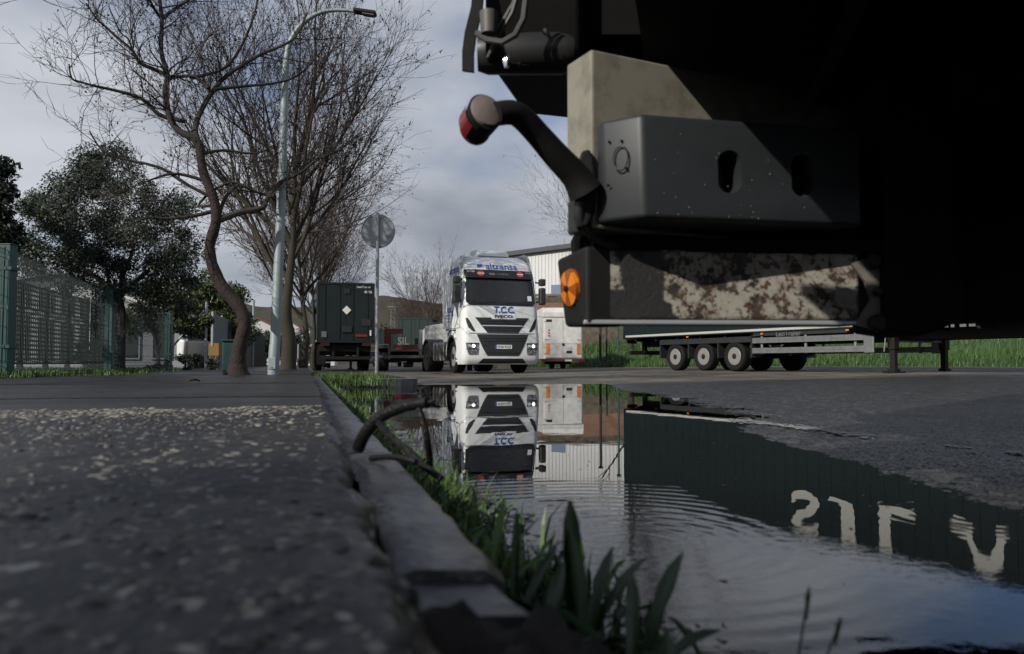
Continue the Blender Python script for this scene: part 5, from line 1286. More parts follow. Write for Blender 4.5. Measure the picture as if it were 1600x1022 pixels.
# grey plastic bumper block with oval recesses, bolted to the board
def bumper_mesh():
    zt, zb = .965, .712
    A0 = Vector((.214, 1.985, 0)); A1 = Vector((.222, 1.965, 0)); A2 = Vector((.312, 1.90, 0)); A3 = Vector((.90, 2.032, 0)); A4 = Vector((.90, 2.34, 0))
    bk = [Vector((.214, 2.0, 0)), A1, A2, A3, A4]
    p = MB(); p.prism([(v.x, v.y) for v in bk], 'Z', zb, zt)
    o = p.build('bumper_block', 'grey_plastic', None)
    for k, v in enumerate(o.data.vertices):
        if v.co.z < .8 and k % 5 in (1, 2): v.co.y += .012; v.co.x += .008
    fd = (A3 - A2).normalized(); fn = Vector((-fd.y, fd.x, 0))
    tools = []
    for f0, zc in ((.235, .835), (.435, .835)):
        c = A2 + fd * f0
        q = MB(); n_ = 20; poly = []
        for i in range(n_):
            a = 2 * math.pi * i / n_; poly.append((.030 * math.cos(a), (.022 if math.sin(a) > 0 else -.022) + .028 * math.sin(a)))
        vs = []
        for (dep, k) in ((-.05, 1.12), (.005, 1.08), (.09, .82)):
            for (u, z) in poly:
                pt = c + fd * u * k + fn * dep; vs.append((pt.x, pt.y, zc + z * k))
        q.v = vs; q.f = [tuple(range(n_ - 1, -1, -1)), tuple(range(2 * n_, 3 * n_))] + [(r_ * n_ + i, r_ * n_ + (i + 1) % n_, (r_ + 1) * n_ + (i + 1) % n_, (r_ + 1) * n_ + i) for r_ in range(2) for i in range(n_)]
        q.mi = [0] * len(q.f); tools.append(q.build('cutter', 'grey_plastic', None))
    bv_ = o.modifiers.new('b', 'BEVEL'); bv_.width = .012; bv_.segments = 3; bv_.limit_method = 'ANGLE'
    for t_ in tools:
        m_ = o.modifiers.new('x', 'BOOLEAN'); m_.operation = 'DIFFERENCE'; m_.object = t_; m_.solver = 'EXACT'
    me = bpy.data.meshes.new_from_object(o.evaluated_get(bpy.context.evaluated_depsgraph_get()))
    o.modifiers.clear(); o.data = me
    for t_ in tools: bpy.data.objects.remove(t_)
    me.transform(Matrix.Translation(-FO)); o.parent = fv
    lf = (A2 - A1).normalized(); ln = Vector((lf.y, -lf.x, 0)); c = (A1 + A2) * .5 + Vector((0, 0, .862))
    q = MB(); n_ = 24
    for i in range(n_):
        a0, a1 = 2 * math.pi * i / n_, 2 * math.pi * (i + 1) / n_
        f_ = lambda a: c + lf * .020 * math.cos(a) + Vector((0, 0, .030 * math.sin(a))) + ln * .002
        q.tube([f_(a0), f_(a1)], .0022, 5)
    q.build('embossed_ring', 'grey_plastic', o, origin=FO)
    q = MB()
    for (u, z) in ((-.024, .908), (-.027, .80), (.012, .835), (.002, .905)):
        pt = (A1 + A2) * .5 + lf * u * 1.3; q.lathe([(-.004, 0), (0, .004), (.004, 0)], 8, 'Y', (pt.x + ln.x * .001, pt.y + ln.y * .001, z))
    q.build('small_hole', 'underside', o, origin=FO)
    q = MB(); fnn = -fn
    for k in range(34):
        u = rng.uniform(.03, .5); z = .72 + .2 * rng.random() ** 1.6; pt = A2 + fd * u + fnn * .0005; r_ = rng.uniform(.0008, .0018); q.lathe([(-r_, 0), (0, r_), (r_, 0)], 6, 'Y', (pt.x, pt.y, z))
    q.build('water_drops', 'stone_pale', o, origin=FO, kind='stuff')
    for pl in me.polygons: pl.use_smooth = True
    try: me.set_sharp_from_angle(angle=R(30))
    except Exception: pass
bumper_mesh()
# rusty white underrun bar
m = bpy.data.materials.new('rusty_white'); m.use_nodes = True; M['rusty_white'] = m
n = m.node_tree.nodes; l = m.node_tree.links; b = n['Principled BSDF']; t = n.new('ShaderNodeTexCoord'); P = t.outputs['Object']
def nz(scale, detail, rough, off=0):
    mp = n.new('ShaderNodeMapping'); l.new(P, mp.inputs[0]); mp.inputs['Location'].default_value = (off, off * 2, off); return tnoise(scale, detail, rough, mp.outputs[0])
rust1 = rng_(nz(21, 10, .74), .53, .57); rust2 = rng_(nz(52, 6, .62, 3), .55, .60); halo = rng_(nz(21, 10, .74), .44, .56)
col = mixc(mth('MULTIPLY', halo, .6), (.285, .275, .24), (.13, .08, .042))
col = mixc(rust2, col, (.085, .035, .016)); dark = mixc(rng_(nz(20, 5, .5, 9), .4, .6), (.05, .028, .018), (.013, .012, .011)); col = mixc(rust1, col, dark)
sx = n.new('ShaderNodeSeparateXYZ'); l.new(P, sx.inputs[0])
# old black coating remains along the left half of the bar and its foot (object space: x = -1.03 is the left end)
xw = mth('ADD', sx.outputs[0], mth('MULTIPLY', mth('SUBTRACT', nz(9, 8, .6, 5), .5), .34))
blk = mth('MULTIPLY', rng_(xw, -.93, -.91), rng_(xw, -.80, -.78, 1, 0)); blk2 = mth('MULTIPLY', rng_(xw, -.76, -.755), rng_(xw, -1.5, -1.5))
zw = mth('ADD', sx.outputs[2], mth('MULTIPLY', mth('SUBTRACT', nz(11, 8, .6, 7), .5), .12))
blk3 = mth('MULTIPLY', rng_(xw, -.78, -.76, 1, 0), rng_(zw, .555, .565, 1, 0))
col = mixc(mth('MAXIMUM', blk, blk3), col, (.012, .012, .012))
l.new(col, b.inputs['Base Color']); b.inputs['Roughness'].default_value = .6
bp = n.new('ShaderNodeBump'); bp.inputs['Strength'].default_value = .6; bp.inputs['Distance'].default_value = .004; bp.invert = True; l.new(mth('ADD', rust1, rust2), bp.inputs['Height']); l.new(bp.outputs[0], b.inputs['Normal'])
B0_ = P3(912, 570, 2.08); B0_.z = 0; B1_ = P3(1345, 570, 2.13); B1_.z = 0
bd_ = (B1_ - B0_).normalized(); bn_ = Vector((-bd_.y, bd_.x, 0)); zt, zb = .661, .476
p = MB(); q = [B0_, B1_, B1_ + bn_ * .10, B0_ + bn_ * .10]; p.prism([(v.x, v.y) for v in q], 'Z', zb, zt); bar_ = fb(p, 'underrun_bar', 'rusty_white', bevel=.008)
p = MB(); q = [B0_ - bn_ * .012, B1_ - bn_ * .012, B1_ + bn_ * .11, B0_ + bn_ * .11]; p.prism([(v.x, v.y) for v in q], 'Z', zb - .014, zb - .002); fb(p, 'bar_lip', 'galv', bevel=.003)
# rubber end cap with the round amber reflector
p = MB(); e0 = P3(869, 570, 2.24); e1 = P3(916, 570, 2.065); e0.z = e1.z = 0
cap = [(e0 + Vector((0, 0, .654)), e1 + Vector((0, 0, .668))), (e0 + Vector((.024, -.005, .462)), e1 + Vector((0, 0, .456)))]
tl, tr_, bl_, br_ = cap[0][0], cap[0][1], cap[1][0], cap[1][1]; bk = Vector((.10, .03, 0))
p.v += [v[:] for v in (tl, tr_, br_, bl_)] + [(v + bk)[:] for v in (tl, tr_, br_, bl_)]; p.f += [(0, 1, 2, 3), (7, 6, 5, 4), (0, 4, 5, 1), (1, 5, 6, 2), (2, 6, 7, 3), (3, 7, 4, 0)]; p.mi += [0] * 6
cp_ = fb(p, 'end_cap', 'rubber', bevel=.012, seg=3)
fc = (tl + tr_ + bl_ + br_) / 4 + Vector((-.004, -.004, .003)); nn = (tr_ - tl).cross(bl_ - tl).normalized()
nn = nn if nn.y < 0 else -nn
u1 = Vector((0, 0, 1)); u1 = (u1 - nn * u1.dot(nn)).normalized(); u2 = nn.cross(u1)
rf_ = None
for k in range(8):
    p = MB(); vs = [fc + nn * .014]; n_ = 6
    for i in range(n_ + 1):
        a = 2 * math.pi * (k + i / n_) / 8 + .22; vs.append(fc + (u1 * math.cos(a) + u2 * math.sin(a)) * .0475 + nn * .010)
    for i in range(n_ + 1):
        a = 2 * math.pi * (k + i / n_) / 8 + .22; vs.append(fc + (u1 * math.cos(a) + u2 * math.sin(a)) * .050 - nn * .006)
    p.add(vs, [(0, i + 1, i + 2) for i in range(n_)] + [(i + 1, i + 2 + n_, i + 3 + n_, i + 2) for i in range(n_)])
    if rf_ is None:
        bp_ = MB(); bp_.tube([fc - nn * .008, fc + nn * .001], .053, 24); rf_ = fb(bp_, 'reflector', 'amber_dark', smooth=True)
    p.build('reflector_segment', 'amber' if k % 2 == 0 else 'amber_dark', rf_, origin=FO)
p = MB(); p.tube([fc + nn * .008, fc + nn * .019, fc + nn * .021], [.009, .009, .004], 12); p.build('rivet', 'black_metal', rf_, origin=FO, smooth=True)
# flange with bolts, dark bracket and hidden gear to the right
p = MB(); f0 = P3(1322, 570, 2.03); f1 = P3(1392, 570, 2.05); f0.z = f1.z = 0
c_ = [(1330, 412), (1372, 396), (1386, 430), (1388, 512), (1378, 518), (1336, 508), (1362, 470), (1352, 440)]
p.v += [P3(x, y, 2.115)[:] for x, y in c_] + [(P3(x, y, 2.115) + Vector((0, .012, 0)))[:] for x, y in c_]; n_ = len(c_)
p.f += [tuple(range(n_)), tuple(range(2 * n_ - 1, n_ - 1, -1))] + [(i, (i + 1) % n_, n_ + (i + 1) % n_, n_ + i) for i in range(n_)]; p.mi += [0] * (n_ + 2)
fb(p, 'flange', 'flange_paint')
for x, y, r_ in ((1361, 409, .022), (1370, 505, .024), (1369, 456, .011)):
    c = P3(x, y, 2.11); p = MB(); p.lathe([(-.022, r_ * .7), (-.016, r_), (.0, r_)], 12, 'Y', c[:]); fb(p, 'bolt', 'black_metal', smooth=True)
p = MB(); p.tube([P3(1318, 466, 2.115), P3(1318, 466, 2.115) + Vector((0, -.012, 0))], .028, 20); fb(p, 'weld_disc', 'flange_paint', smooth=True)
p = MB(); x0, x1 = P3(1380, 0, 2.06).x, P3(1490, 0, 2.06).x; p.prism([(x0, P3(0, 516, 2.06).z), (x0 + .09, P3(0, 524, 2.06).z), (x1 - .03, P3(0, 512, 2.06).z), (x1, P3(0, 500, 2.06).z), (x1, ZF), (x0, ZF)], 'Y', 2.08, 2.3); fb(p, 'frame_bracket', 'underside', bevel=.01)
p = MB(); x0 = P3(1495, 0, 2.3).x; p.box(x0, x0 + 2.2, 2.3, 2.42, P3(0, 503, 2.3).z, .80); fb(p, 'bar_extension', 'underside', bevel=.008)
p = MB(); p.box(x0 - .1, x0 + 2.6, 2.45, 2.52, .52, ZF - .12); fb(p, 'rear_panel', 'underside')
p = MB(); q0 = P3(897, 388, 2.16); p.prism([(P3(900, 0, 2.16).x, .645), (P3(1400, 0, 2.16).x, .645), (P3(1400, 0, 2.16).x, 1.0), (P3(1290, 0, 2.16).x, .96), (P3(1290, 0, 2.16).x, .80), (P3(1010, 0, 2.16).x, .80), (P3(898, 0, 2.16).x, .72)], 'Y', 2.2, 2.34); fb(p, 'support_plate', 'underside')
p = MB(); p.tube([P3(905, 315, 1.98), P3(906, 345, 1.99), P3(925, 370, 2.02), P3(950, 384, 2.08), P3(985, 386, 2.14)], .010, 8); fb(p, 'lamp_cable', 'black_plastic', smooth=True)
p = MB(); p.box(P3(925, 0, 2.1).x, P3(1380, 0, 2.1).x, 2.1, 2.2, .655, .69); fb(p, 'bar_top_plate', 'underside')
p = MB(); p.box(-.04, .5, .3, 1.31, ZF - .03, ZF - .003); fb(p, 'shade_plate', 'underside')  # added plate out of view, shaped to shade the right end of the bar
# wheels of the parked vehicle, deep in its shade
for (x, y) in ((4.6, 2.9), (5.9, 4.6)):
    o = make_wheel(fv, 0, 0, .5, .32, 1, 'black_metal'); o.location = (x - FO.x, y - FO.y, .5 + .03); o.rotation_euler = (0, 0, math.atan2(ED.y, ED.x))
# marker lamp on its rubber arm
pa = [P3(775, 178, 1.83), P3(800, 176, 1.85), P3(818, 186, 1.87), P3(842, 212, 1.9), P3(870, 244, 1.93), P3(898, 274, 1.96), P3(914, 300, 1.975)]
p = MB(); pa = smooth(pa, 3); p.tube(pa, [float(v) for v in np.interp(np.linspace(0, 1, len(pa)), [0, .2, .5, .85, 1], [.028, .029, .030, .036, .044])], 16); arm = fb(p, 'lamp_arm', 'rubber', smooth=True)
p = MB(); poly = [(900, 262), (908, 236), (920, 232), (927, 246), (931, 285), (928, 330), (918, 352), (900, 358), (896, 340)]
p.v += [P3(x, y, 1.985)[:] for x, y in poly] + [(P3(x, y, 1.985) + Vector((.01, .05, 0)))[:] for x, y in poly]; n_ = len(poly)
p.f += [tuple(range(n_)), tuple(range(2 * n_ - 1, n_ - 1, -1))] + [(i, (i + 1) % n_, n_ + (i + 1) % n_, n_ + i) for i in range(n_)]; p.mi += [0] * (n_ + 2)
p.build('mount', 'rubber', arm, origin=FO, bevel=.006)
lc = P3(758, 176, 1.83); ax = Vector((.40, -.85, .33)).normalized(); o1 = ax.cross(Vector((0, 0, 1))).normalized(); o2 = o1.cross(ax)
def disc(name, t0, t1, r0, r1, m, par, dome=0):
    p = MB(); n_ = 28; prof = [(t0, r0), ((t0 + t1) / 2, (r0 + r1) / 2 + .001), (t1, r1)] + ([(t1 + dome, r1 * .6), (t1 + dome * 1.25, 0.001)] if dome else [])
    vs = []
    for (t_, r_) in prof:
        for k in range(n_):
            a = 2 * math.pi * k / n_; vs.append(lc + ax * t_ + o1 * r_ * .88 * math.cos(a) + o2 * r_ * math.sin(a))
    m_ = len(prof); fs_ = [(i * n_ + k, i * n_ + (k + 1) % n_, (i + 1) * n_ + (k + 1) % n_, (i + 1) * n_ + k) for i in range(m_ - 1) for k in range(n_)] + [tuple(range(n_ - 1, -1, -1)), tuple(range((m_ - 1) * n_, m_ * n_))]
    p.add(vs, fs_); return p.build(name, m, par, origin=FO, smooth=True)
lh = disc('lamp_housing', -.065, .004, .040, .048, 'rubber', arm)
disc('clear_lens', .003, .012, .043, .041, 'clear_lens', lh, .006)
lc0 = lc.copy(); lc = lc - ax * .064; ax = -ax; disc('red_lens', -.002, .012, .043, .040, 'red_lens', lh, .008); ax = -ax; lc = lc0
p = MB(); q = lc - ax * .03 - o1 * -.0; side_ = (Vector((-1, -.25, 0))).normalized()
rows = []
for k in range(7):
    a = math.pi * (-.24 + .40 * k / 6); rows.append([(lc + ax * t_ + o1 * .0445 * math.cos(a) + o2 * .0505 * math.sin(a))[:] for t_ in (-.057, -.012)])
p.grid(rows); p.build('side_lens', 'red_lens', lh, origin=FO)

# ================================================================== STREET FURNITURE
# lamp post
q = W(427, 584, 12); q.z = PAVE - .02; lp = thing('street_lamp', 'tall grey street lamp with curved arm and flat lantern over the pavement', 'street lamp', q)
def lp_pt(px, py, d=12): return W(px, py, d) - q
pts = smooth([lp_pt(447, 100), lp_pt(452, 70), lp_pt(468, 42), lp_pt(495, 22), lp_pt(525, 16), lp_pt(556, 18)], 5)
p = MB(); p.tube([lp_pt(427, 586), lp_pt(429.5, 540), lp_pt(430, 538), lp_pt(440, 300), lp_pt(446, 110), lp_pt(447, 100)], [.086, .083, .079, .066, .053, .052], 20); po = p.build('pole', 'pole_paint', lp, smooth=True)
p = MB(); p.tube(pts, [.05 - .026 * i / (len(pts) - 1) for i in range(len(pts))], 12); p.build('arm', 'pole_paint', lp, smooth=True)
c = lp_pt(428, 568); p = MB(); p.box(c.x - .055, c.x + .055, c.y - .098, c.y - .06, c.z - .085, c.z + .09); hd = p.build('hatch', 'pole_paint', po, bevel=.006)
p = MB(); p.lathe([(-.012, .008), (0, .008)], 8, 'Y', (c.x, c.y - .098, c.z - .06)); p.build('hatch_lock', 'dark_text', hd)
a, b_ = lp_pt(553, 17), lp_pt(588, 22); dv = (b_ - a).normalized(); p = MB(); p.bar(a, b_ + dv * .0, .16, .055, (0, 0, 1)); hd = p.build('lantern', 'black_metal', lp, bevel=.018)
p = MB(); p.bar(a + dv * .14 + Vector((0, 0, -.032)), b_ - dv * .03 + Vector((0, 0, -.034)), .12, .02); p.build('lantern_glass', 'clear_lens', hd)
# round sign from behind
q = W(588.5, 584, 13.8); q.z = .125; sg = thing('road_sign', 'round road sign seen from behind on a thin grey pole on the kerbed island', 'road sign', q)
p = MB(); p.tube([(0, 0, 0), (.0, 0, 2.86)], .029, 12); po = p.build('pole', 'galv', sg, smooth=True)
cz = W(588, 361, 13.8).z - q.z
p = MB(); p.lathe([(-.045, .28), (-.04, .30), (-.062, .302), (-.064, .29), (-.048, .285)], 40, 'Y', (0, 0, cz)); p.lathe([(-.046, .0), (-.044, .296), (-.042, .296), (-.04, 0)], 40, 'Y', (0, 0, cz), False); ds = p.build('disc', 'galv', sg, smooth=True); ds.location.y = .085
for dz in (-.255, .26):
    p = MB(); p.box(-.10, .10, .028, .045, cz + dz - .012, cz + dz + .012); cl_ = p.build('clamp', 'galv', sg)
    for xx in (-.05, .05): p = MB(); p.lathe([(-.036, .012), (-.02, .012)], 8, 'Y', (xx, 0, cz + dz)); p.build('bolt', 'galv', cl_)
p = MB(); p.box(.03, .075, .026, .034, cz - .27, cz + .27); p.build('stiffener', 'galv', sg)
p = MB(); p.box(.15, .24, .034, .0375, cz - .11, cz - .06); p.build('small_sticker', 'pole_paint', sg)

# green mesh fence: posts and panels
fence = thing('mesh_fence', 'green welded mesh fence with square posts along the pavement on the left', 'fence', (-6.0, 9.5, PAVE))
fo = fence.location.copy()
pp = [(-5.05, 5.0, 1.62), (-5.98, 9.4, 1.55), (-6.92, 13.7, 1.42), (-7.72, 17.9, 1.28)]
for i, (x, y, hh_) in enumerate(pp):
    p = MB(); w_ = .072 if i < 2 else .066; p.box(x - w_, x + w_, y - w_, y + w_, PAVE - .02, PAVE + hh_); p.box(x - w_ - .008, x + w_ + .008, y - w_ - .008, y + w_ + .008, PAVE + hh_, PAVE + hh_ + .012)
    p.box(x - .012, x + .012, y - w_ - .01, y - w_ + .002, PAVE, PAVE + hh_ - .02)
    po = p.build('post', 'green_post', fence, origin=fo, bevel=.006)
    for z in (.35, hh_ * .82):
        p = MB(); p.box(x - w_ - .025, x + w_ + .025, y - w_ - .012, y + w_ + .012, PAVE + z - .018, PAVE + z + .018); p.build('clamp', 'green_post', po, origin=fo)
for i in range(3):
    (x0, y0, h0), (x1, y1, h1) = pp[i], pp[i + 1]; a = Vector((x0, y0, 0)); b_ = Vector((x1, y1, 0)); ln = (b_ - a).length; d_ = (b_ - a) / ln; nn_ = Vector((d_.y, -d_.x, 0)); hv = (h0 + h1) / 2 - .06
    p = MB(); k = .1
    zf = lambda t_: PAVE + .04
    while k < ln - .08:
        c = a + d_ * k; hh_ = h0 + (h1 - h0) * k / ln - .05
        pts = [c + Vector((0, 0, PAVE + .05)), c + Vector((0, 0, PAVE + .09)) , c + nn_ * .035 + Vector((0, 0, PAVE + .14)), c + Vector((0, 0, PAVE + .19)), c + Vector((0, 0, PAVE + hh_ * .55 - .05)), c + nn_ * .035 + Vector((0, 0, PAVE + hh_ * .55)), c + Vector((0, 0, PAVE + hh_ * .55 + .05)), c + Vector((0, 0, PAVE + hh_ - .14)), c + nn_ * .035 + Vector((0, 0, PAVE + hh_ - .09)), c + Vector((0, 0, PAVE + hh_ - .04)), c + Vector((0, 0, PAVE + hh_))]
        p.tube(pts, .0042, 4, caps=False); k += .055
    for fz in (.045, .0901, .19, .36, .5, .6, .75, .9, .965):
        zz_ = lambda hh_: PAVE + .05 + (hh_ - .06) * fz
        p.tube([a + d_ * .08 + nn_ * .004 + Vector((0, 0, zz_(h0))), b_ - d_ * .08 + nn_ * .004 + Vector((0, 0, zz_(h1)))], .004, 4, caps=False)
    p.build('mesh_panel', 'wire_green', fence, origin=fo, fix=False, kind='stuff')

# dark lattice screen
q0, q1 = Vector((-8.7, 12.4, 0)), Vector((-10.1, 18.9, 0)); tl_ = thing('lattice_screen', 'dark lattice screen panels standing behind the mesh fence', 'screen', q0); d_ = (q1 - q0); ln = d_.length; d_ /= ln; nP = 5; wp = ln / nP
for i in range(nP + 1):
    c = d_ * wp * i; p = MB(); p.bar((c.x, c.y, PAVE), (c.x, c.y, 1.93), .09, .09, (d_.x, d_.y, 0)); p.build('post', 'trellis', tl_)
for i in range(nP):
    a = d_ * (wp * i + .05); p = MB(); nn_ = Vector((d_.y, -d_.x, 0))
    nv, nh = 13, 17
    for k in range(nv + 1):
        c = a + d_ * (wp - .1) * k / nv; p.bar((c.x, c.y, .36), (c.x, c.y, 1.86), .042, .012, (nn_.x, nn_.y, 0))
    for k in range(nh + 1):
        z = .36 + 1.5 * k / nh; c0 = a + nn_ * .013; c1 = c0 + d_ * (wp - .1); p.bar((c0.x, c0.y, z), (c1.x, c1.y, z), .012, .042)
    p.build('lattice_panel', 'trellis', tl_, kind='stuff')
p = MB(); c = d_ * ln + Vector((.1, 0, 0)); p.box(c.x, c.x + .75, c.y - .05, c.y + .05, PAVE, 1.9); p.build('end_board', 'trellis', tl_)
# green cabinet beside the crooked tree
q = W(364, 582, 14.2); q.z = PAVE - .01; cb = thing('utility_cabinet', 'green metal cabinet behind the base of the crooked tree', 'cabinet', q, R(14))
p = MB(); p.box(-.17, .17, -.15, .15, 0, .55); p.build('body', 'green_cabinet', cb, bevel=.01)
p = MB(); p.box(-.15, .15, -.162, -.15, .04, .51); dr = p.build('door', 'green_cabinet', cb, bevel=.006)
p = MB(); p.box(.09, .11, -.18, -.162, .26, .34); p.build('handle', 'dark_text', dr)
p = MB(); p.box(-.19, .19, -.18, .17, .552, .585); p.build('lid', 'green_cabinet', cb, bevel=.008)
# pavement wall with grey corrugated sheets
w0, w1 = Vector((-9.25, 24.7, 0)), Vector((-13.6, 43.8, 0)); wl = thing('boundary_wall', 'low concrete wall topped with grey corrugated sheets beside the pavement', 'wall', w0); d_ = w1 - w0; ln = d_.length; d_ /= ln; nn_ = Vector((d_.y, -d_.x, 0))
def wbox(u0, u1, n0, n1, z0, z1, b_):
    vs = [(d_ * u + nn_ * k) for u in (u0, u1) for k in (n0, n1)]
    b_.add([(v.x, v.y, z) for v in vs for z in (z0, z1)], [(0, 1, 3, 2), (4, 6, 7, 5), (0, 4, 5, 1), (2, 3, 7, 6), (0, 2, 6, 4), (1, 5, 7, 3)])
p = MB(); wbox(0, ln, -.12, .12, .0, .97, p); p.build('base', 'concrete', wl)
p = MB(); wbox(-.02, .5, -.15, .15, .6, .985, p); p.build('corner_block', 'ochre', wl)
first = None; npn = 9; wp = ln / npn
for i in range(npn):
    p = MB(); rows = []
    if first is None:
        nw = 44
        for z in (.99, 1.9): rows.append([tuple((d_ * (.05 + (wp - .1) * k / nw) + nn_ * (.018 if (k // 2) % 2 else -.018)) + Vector((0, 0, z))) for k in range(nw + 1)])
        p.grid(rows); first = p.build('corrugated_sheet', 'corrugated', wl, fix=False)
        sd = first.modifiers.new('Solidify', 'SOLIDIFY'); sd.thickness = .004; o = first
    else: o = first.copy(); COL.objects.link(o)
    o.location = d_ * wp * i
    p = MB(); c = d_ * wp * i - nn_ * .05; p.box(c.x - .03, c.x + .03, c.y - .03, c.y + .03, .9, 1.97); p.build('post', 'galv', wl)
# steel prop with diagonal brace
q = W(321, 582, 22.5); q.z = PAVE; sp_ = thing('steel_prop', 'thin galvanised pole with a diagonal brace left of the corrugated sheets', 'pole', q)
t1 = W(321, 472, 22.5) - q; p = MB(); p.tube([(0, 0, 0), (0, 0, t1.z)], .035, 8); p.build('pole', 'galv', sp_, smooth=True)
a, b_ = W(266, 546, 22.5) - q, W(319, 486, 22.5) - q; p = MB(); p.tube([a, b_], .03, 8); p.build('brace', 'galv', sp_, smooth=True)
for (px, d, top, lab) in ((395, 34, 470, 'thin pale pole rising above the corrugated sheets beside the crooked tree'), (466, 40, 540, 'thin white pole between the mossy plane trunks'), (473, 52, 530, 'far thin white pole nearest the green trailer'), (163, 19, 465, 'thin pole among the shrubs behind the second fence post')):
    q = W(px, 580, d); q.z = PAVE; o = thing('pole', lab, 'pole', q); zt_ = W(px, top, d).z - PAVE; p = MB(); p.tube([(0, 0, 0), (0, 0, zt_)], .05 if d > 30 else .03, 8); p.build('shaft', 'galv', o, smooth=True); p = MB(); p.lathe([(0, .06), (.05, .03)], 8, 'Z', (0, 0, zt_)); p.build('cap', 'galv', o)

# ================================================================== BUILDINGS
def gable_house(name, label, px, d, wd, dp, hw, hr, wall, roof, rz=0, wins=(), group=None, base=.1):
    q = W(px, 575, d); q.z = base; o = thing(name, label, 'house' if 'house' in name else 'building', q, rz, group)
    p = MB(); p.box(-wd / 2, wd / 2, 0, dp, 0, hw); p.prism([(-wd / 2, hw), (wd / 2, hw), (0, hw + hr - .05)], 'Y', 0.01, dp - .01); p.build('wall', wall, o)
    p = MB(); p.prism([(-wd / 2 - .3, hw - .1), (-wd / 2 - .3, hw + .02), (0, hw + hr + .12), (wd / 2 + .3, hw + .02), (wd / 2 + .3, hw - .1), (0, hw + hr)], 'Y', -.3, dp + .3); p.build('roof', roof, o)
    for (x, z, w_, h_) in wins:
        p = MB(); p.box(x - w_ / 2 - .06, x + w_ / 2 + .06, -.05, .0, z - .06, z + h_ + .06); f_ = p.build('window', 'building_grey', o); p = MB(); p.box(x - w_ / 2, x + w_ / 2, -.06, -.045, z, z + h_); p.build('pane', 'dark_glass', f_)
    return o
gable_house('shed_building', 'long white building with low roof behind the lattice screen', 84, 29, 9.0, 10, 2.6, .9, 'building_white', 'building_grey', R(14), [(1.5, .9, 1, 1.1), (-1.5, .9, 1, 1.1)])
gable_house('annex_building', 'grey-white annex with dark windows behind the mesh fence', 226, 26, 2.6, 5, 1.5, .2, 'building_grey', 'roof_edge', R(14), [(-.45, .45, .5, .9), (.5, .45, .5, .9)])
gable_house('far_house', 'small far white house with red roof left of the lamp post', 402, 120, 7, 8, 5.2, 1.8, 'building_white', 'roof_tile', R(10), [(-1.5, 2.6, 1, 1.3), (1.4, 2.6, 1, 1.3)], 'houses far down the street')
gable_house('far_house', 'far white house with red roof between the lamp post and the mossy trunk', 452, 105, 7.5, 8, 3.4, 2.4, 'building_white', 'roof_tile', R(10), [(-1.5, 1.2, 1, 1.3), (1.6, 1.2, 1, 1.3)], 'houses far down the street')
gable_house('far_house', 'far white house close to the left edge of the green trailer', 496, 95, 4, 8, 4.0, 1.2, 'building_white', 'building_grey', R(10), [(.4, 2.0, .9, 1.2)], 'houses far down the street')
# unseen block added behind the camera only to shade the nearest ground
gable_house('shade_block', 'unseen block added behind the camera to shade the near ground', 800, 1, 2.9, 9, 3.7, .12, 'building_grey', 'roof_edge', 0, [])
bpy.data.objects['shade_block'].location = (-3.2, -12.65, .2)
# white van seen through the fence
q = W(303, 580, 27); q.z = PAVE; vn = thing('van', 'white parked van seen through the mesh fence under the diagonal brace', 'van', q, R(80))
p = MB(); p.prism([(-.1, .35), (-.15, .9), (.7, 1.1), (1.4, 1.85), (4.2, 1.85), (4.25, .35)], 'X', -.8, .8); p.build('body', 'white_paint', vn, bevel=.05)
p = MB(); p.prism([(1.05, 1.15), (1.5, 1.72), (2.3, 1.72), (2.3, 1.15)], 'X', -.81, -.802); p.prism([(1.05, 1.15), (1.5, 1.72), (2.3, 1.72), (2.3, 1.15)], 'X', .802, .81); p.build('side_window', 'dark_glass', vn)
for y in (.8, 3.4):
    for s in (-1, 1): make_wheel(vn, s * .72, y, .32, .2, s, 'steel')
# warehouse on the right with ribbed white wall and dark roof edge
wa, wb = W(772, 403, 66), W(1040, 369, 58); zb_ = 3.3
wh = thing('warehouse', 'big ribbed white warehouse with dark roof edge behind the lorry and the stone wall', 'building', (wa.x, wa.y, 0)); d_ = Vector((wb.x - wa.x, wb.y - wa.y, 0)); ln = d_.length * 1.6; d_.normalize(); nb = Vector((-d_.y, d_.x, 0)); slope = (wb.z - wa.z) / ((Vector((wb.x - wa.x, wb.y - wa.y, 0))).length)
p = MB(); q = [Vector((0, 0, 0)), d_ * ln, d_ * ln + nb * 20, nb * 20]
p.add([(v.x, v.y, z) for v, zt_ in zip(q, (wa.z, wa.z + slope * ln, wa.z + slope * ln, wa.z)) for z in (.0, zt_ - .05)], [(0, 2, 3, 1), (2, 4, 5, 3), (4, 6, 7, 5), (6, 0, 1, 7), (1, 3, 5, 7)]); p.build('wall', 'building_white', wh)
npn = 26; wp = ln / npn
for i in range(npn):
    p = MB(); u0, u1 = wp * i, wp * (i + 1) - .03
    zt0, zt1 = wa.z + slope * u0 - .02, wa.z + slope * u1 - .02; vs = []
    for u, zt_ in ((u0, zt0), (u1, zt1)):
        for k in (-.02, -.07):
            v = d_ * u + nb * k; vs += [(v.x, v.y, .3), (v.x, v.y, zt_)]
    p.add(vs, [(0, 1, 3, 2), (4, 6, 7, 5), (0, 4, 5, 1), (2, 3, 7, 6), (1, 5, 7, 3), (0, 2, 6, 4)])
    for kk in (.33, .66):
        v = d_ * (u0 + wp * kk) + nb * -.085; p.box(v.x - .03, v.x + .03, v.y - .02, v.y + .02, .3, min(zt0, zt1) - .05)
    p.build('wall_panel', 'building_white', wh)
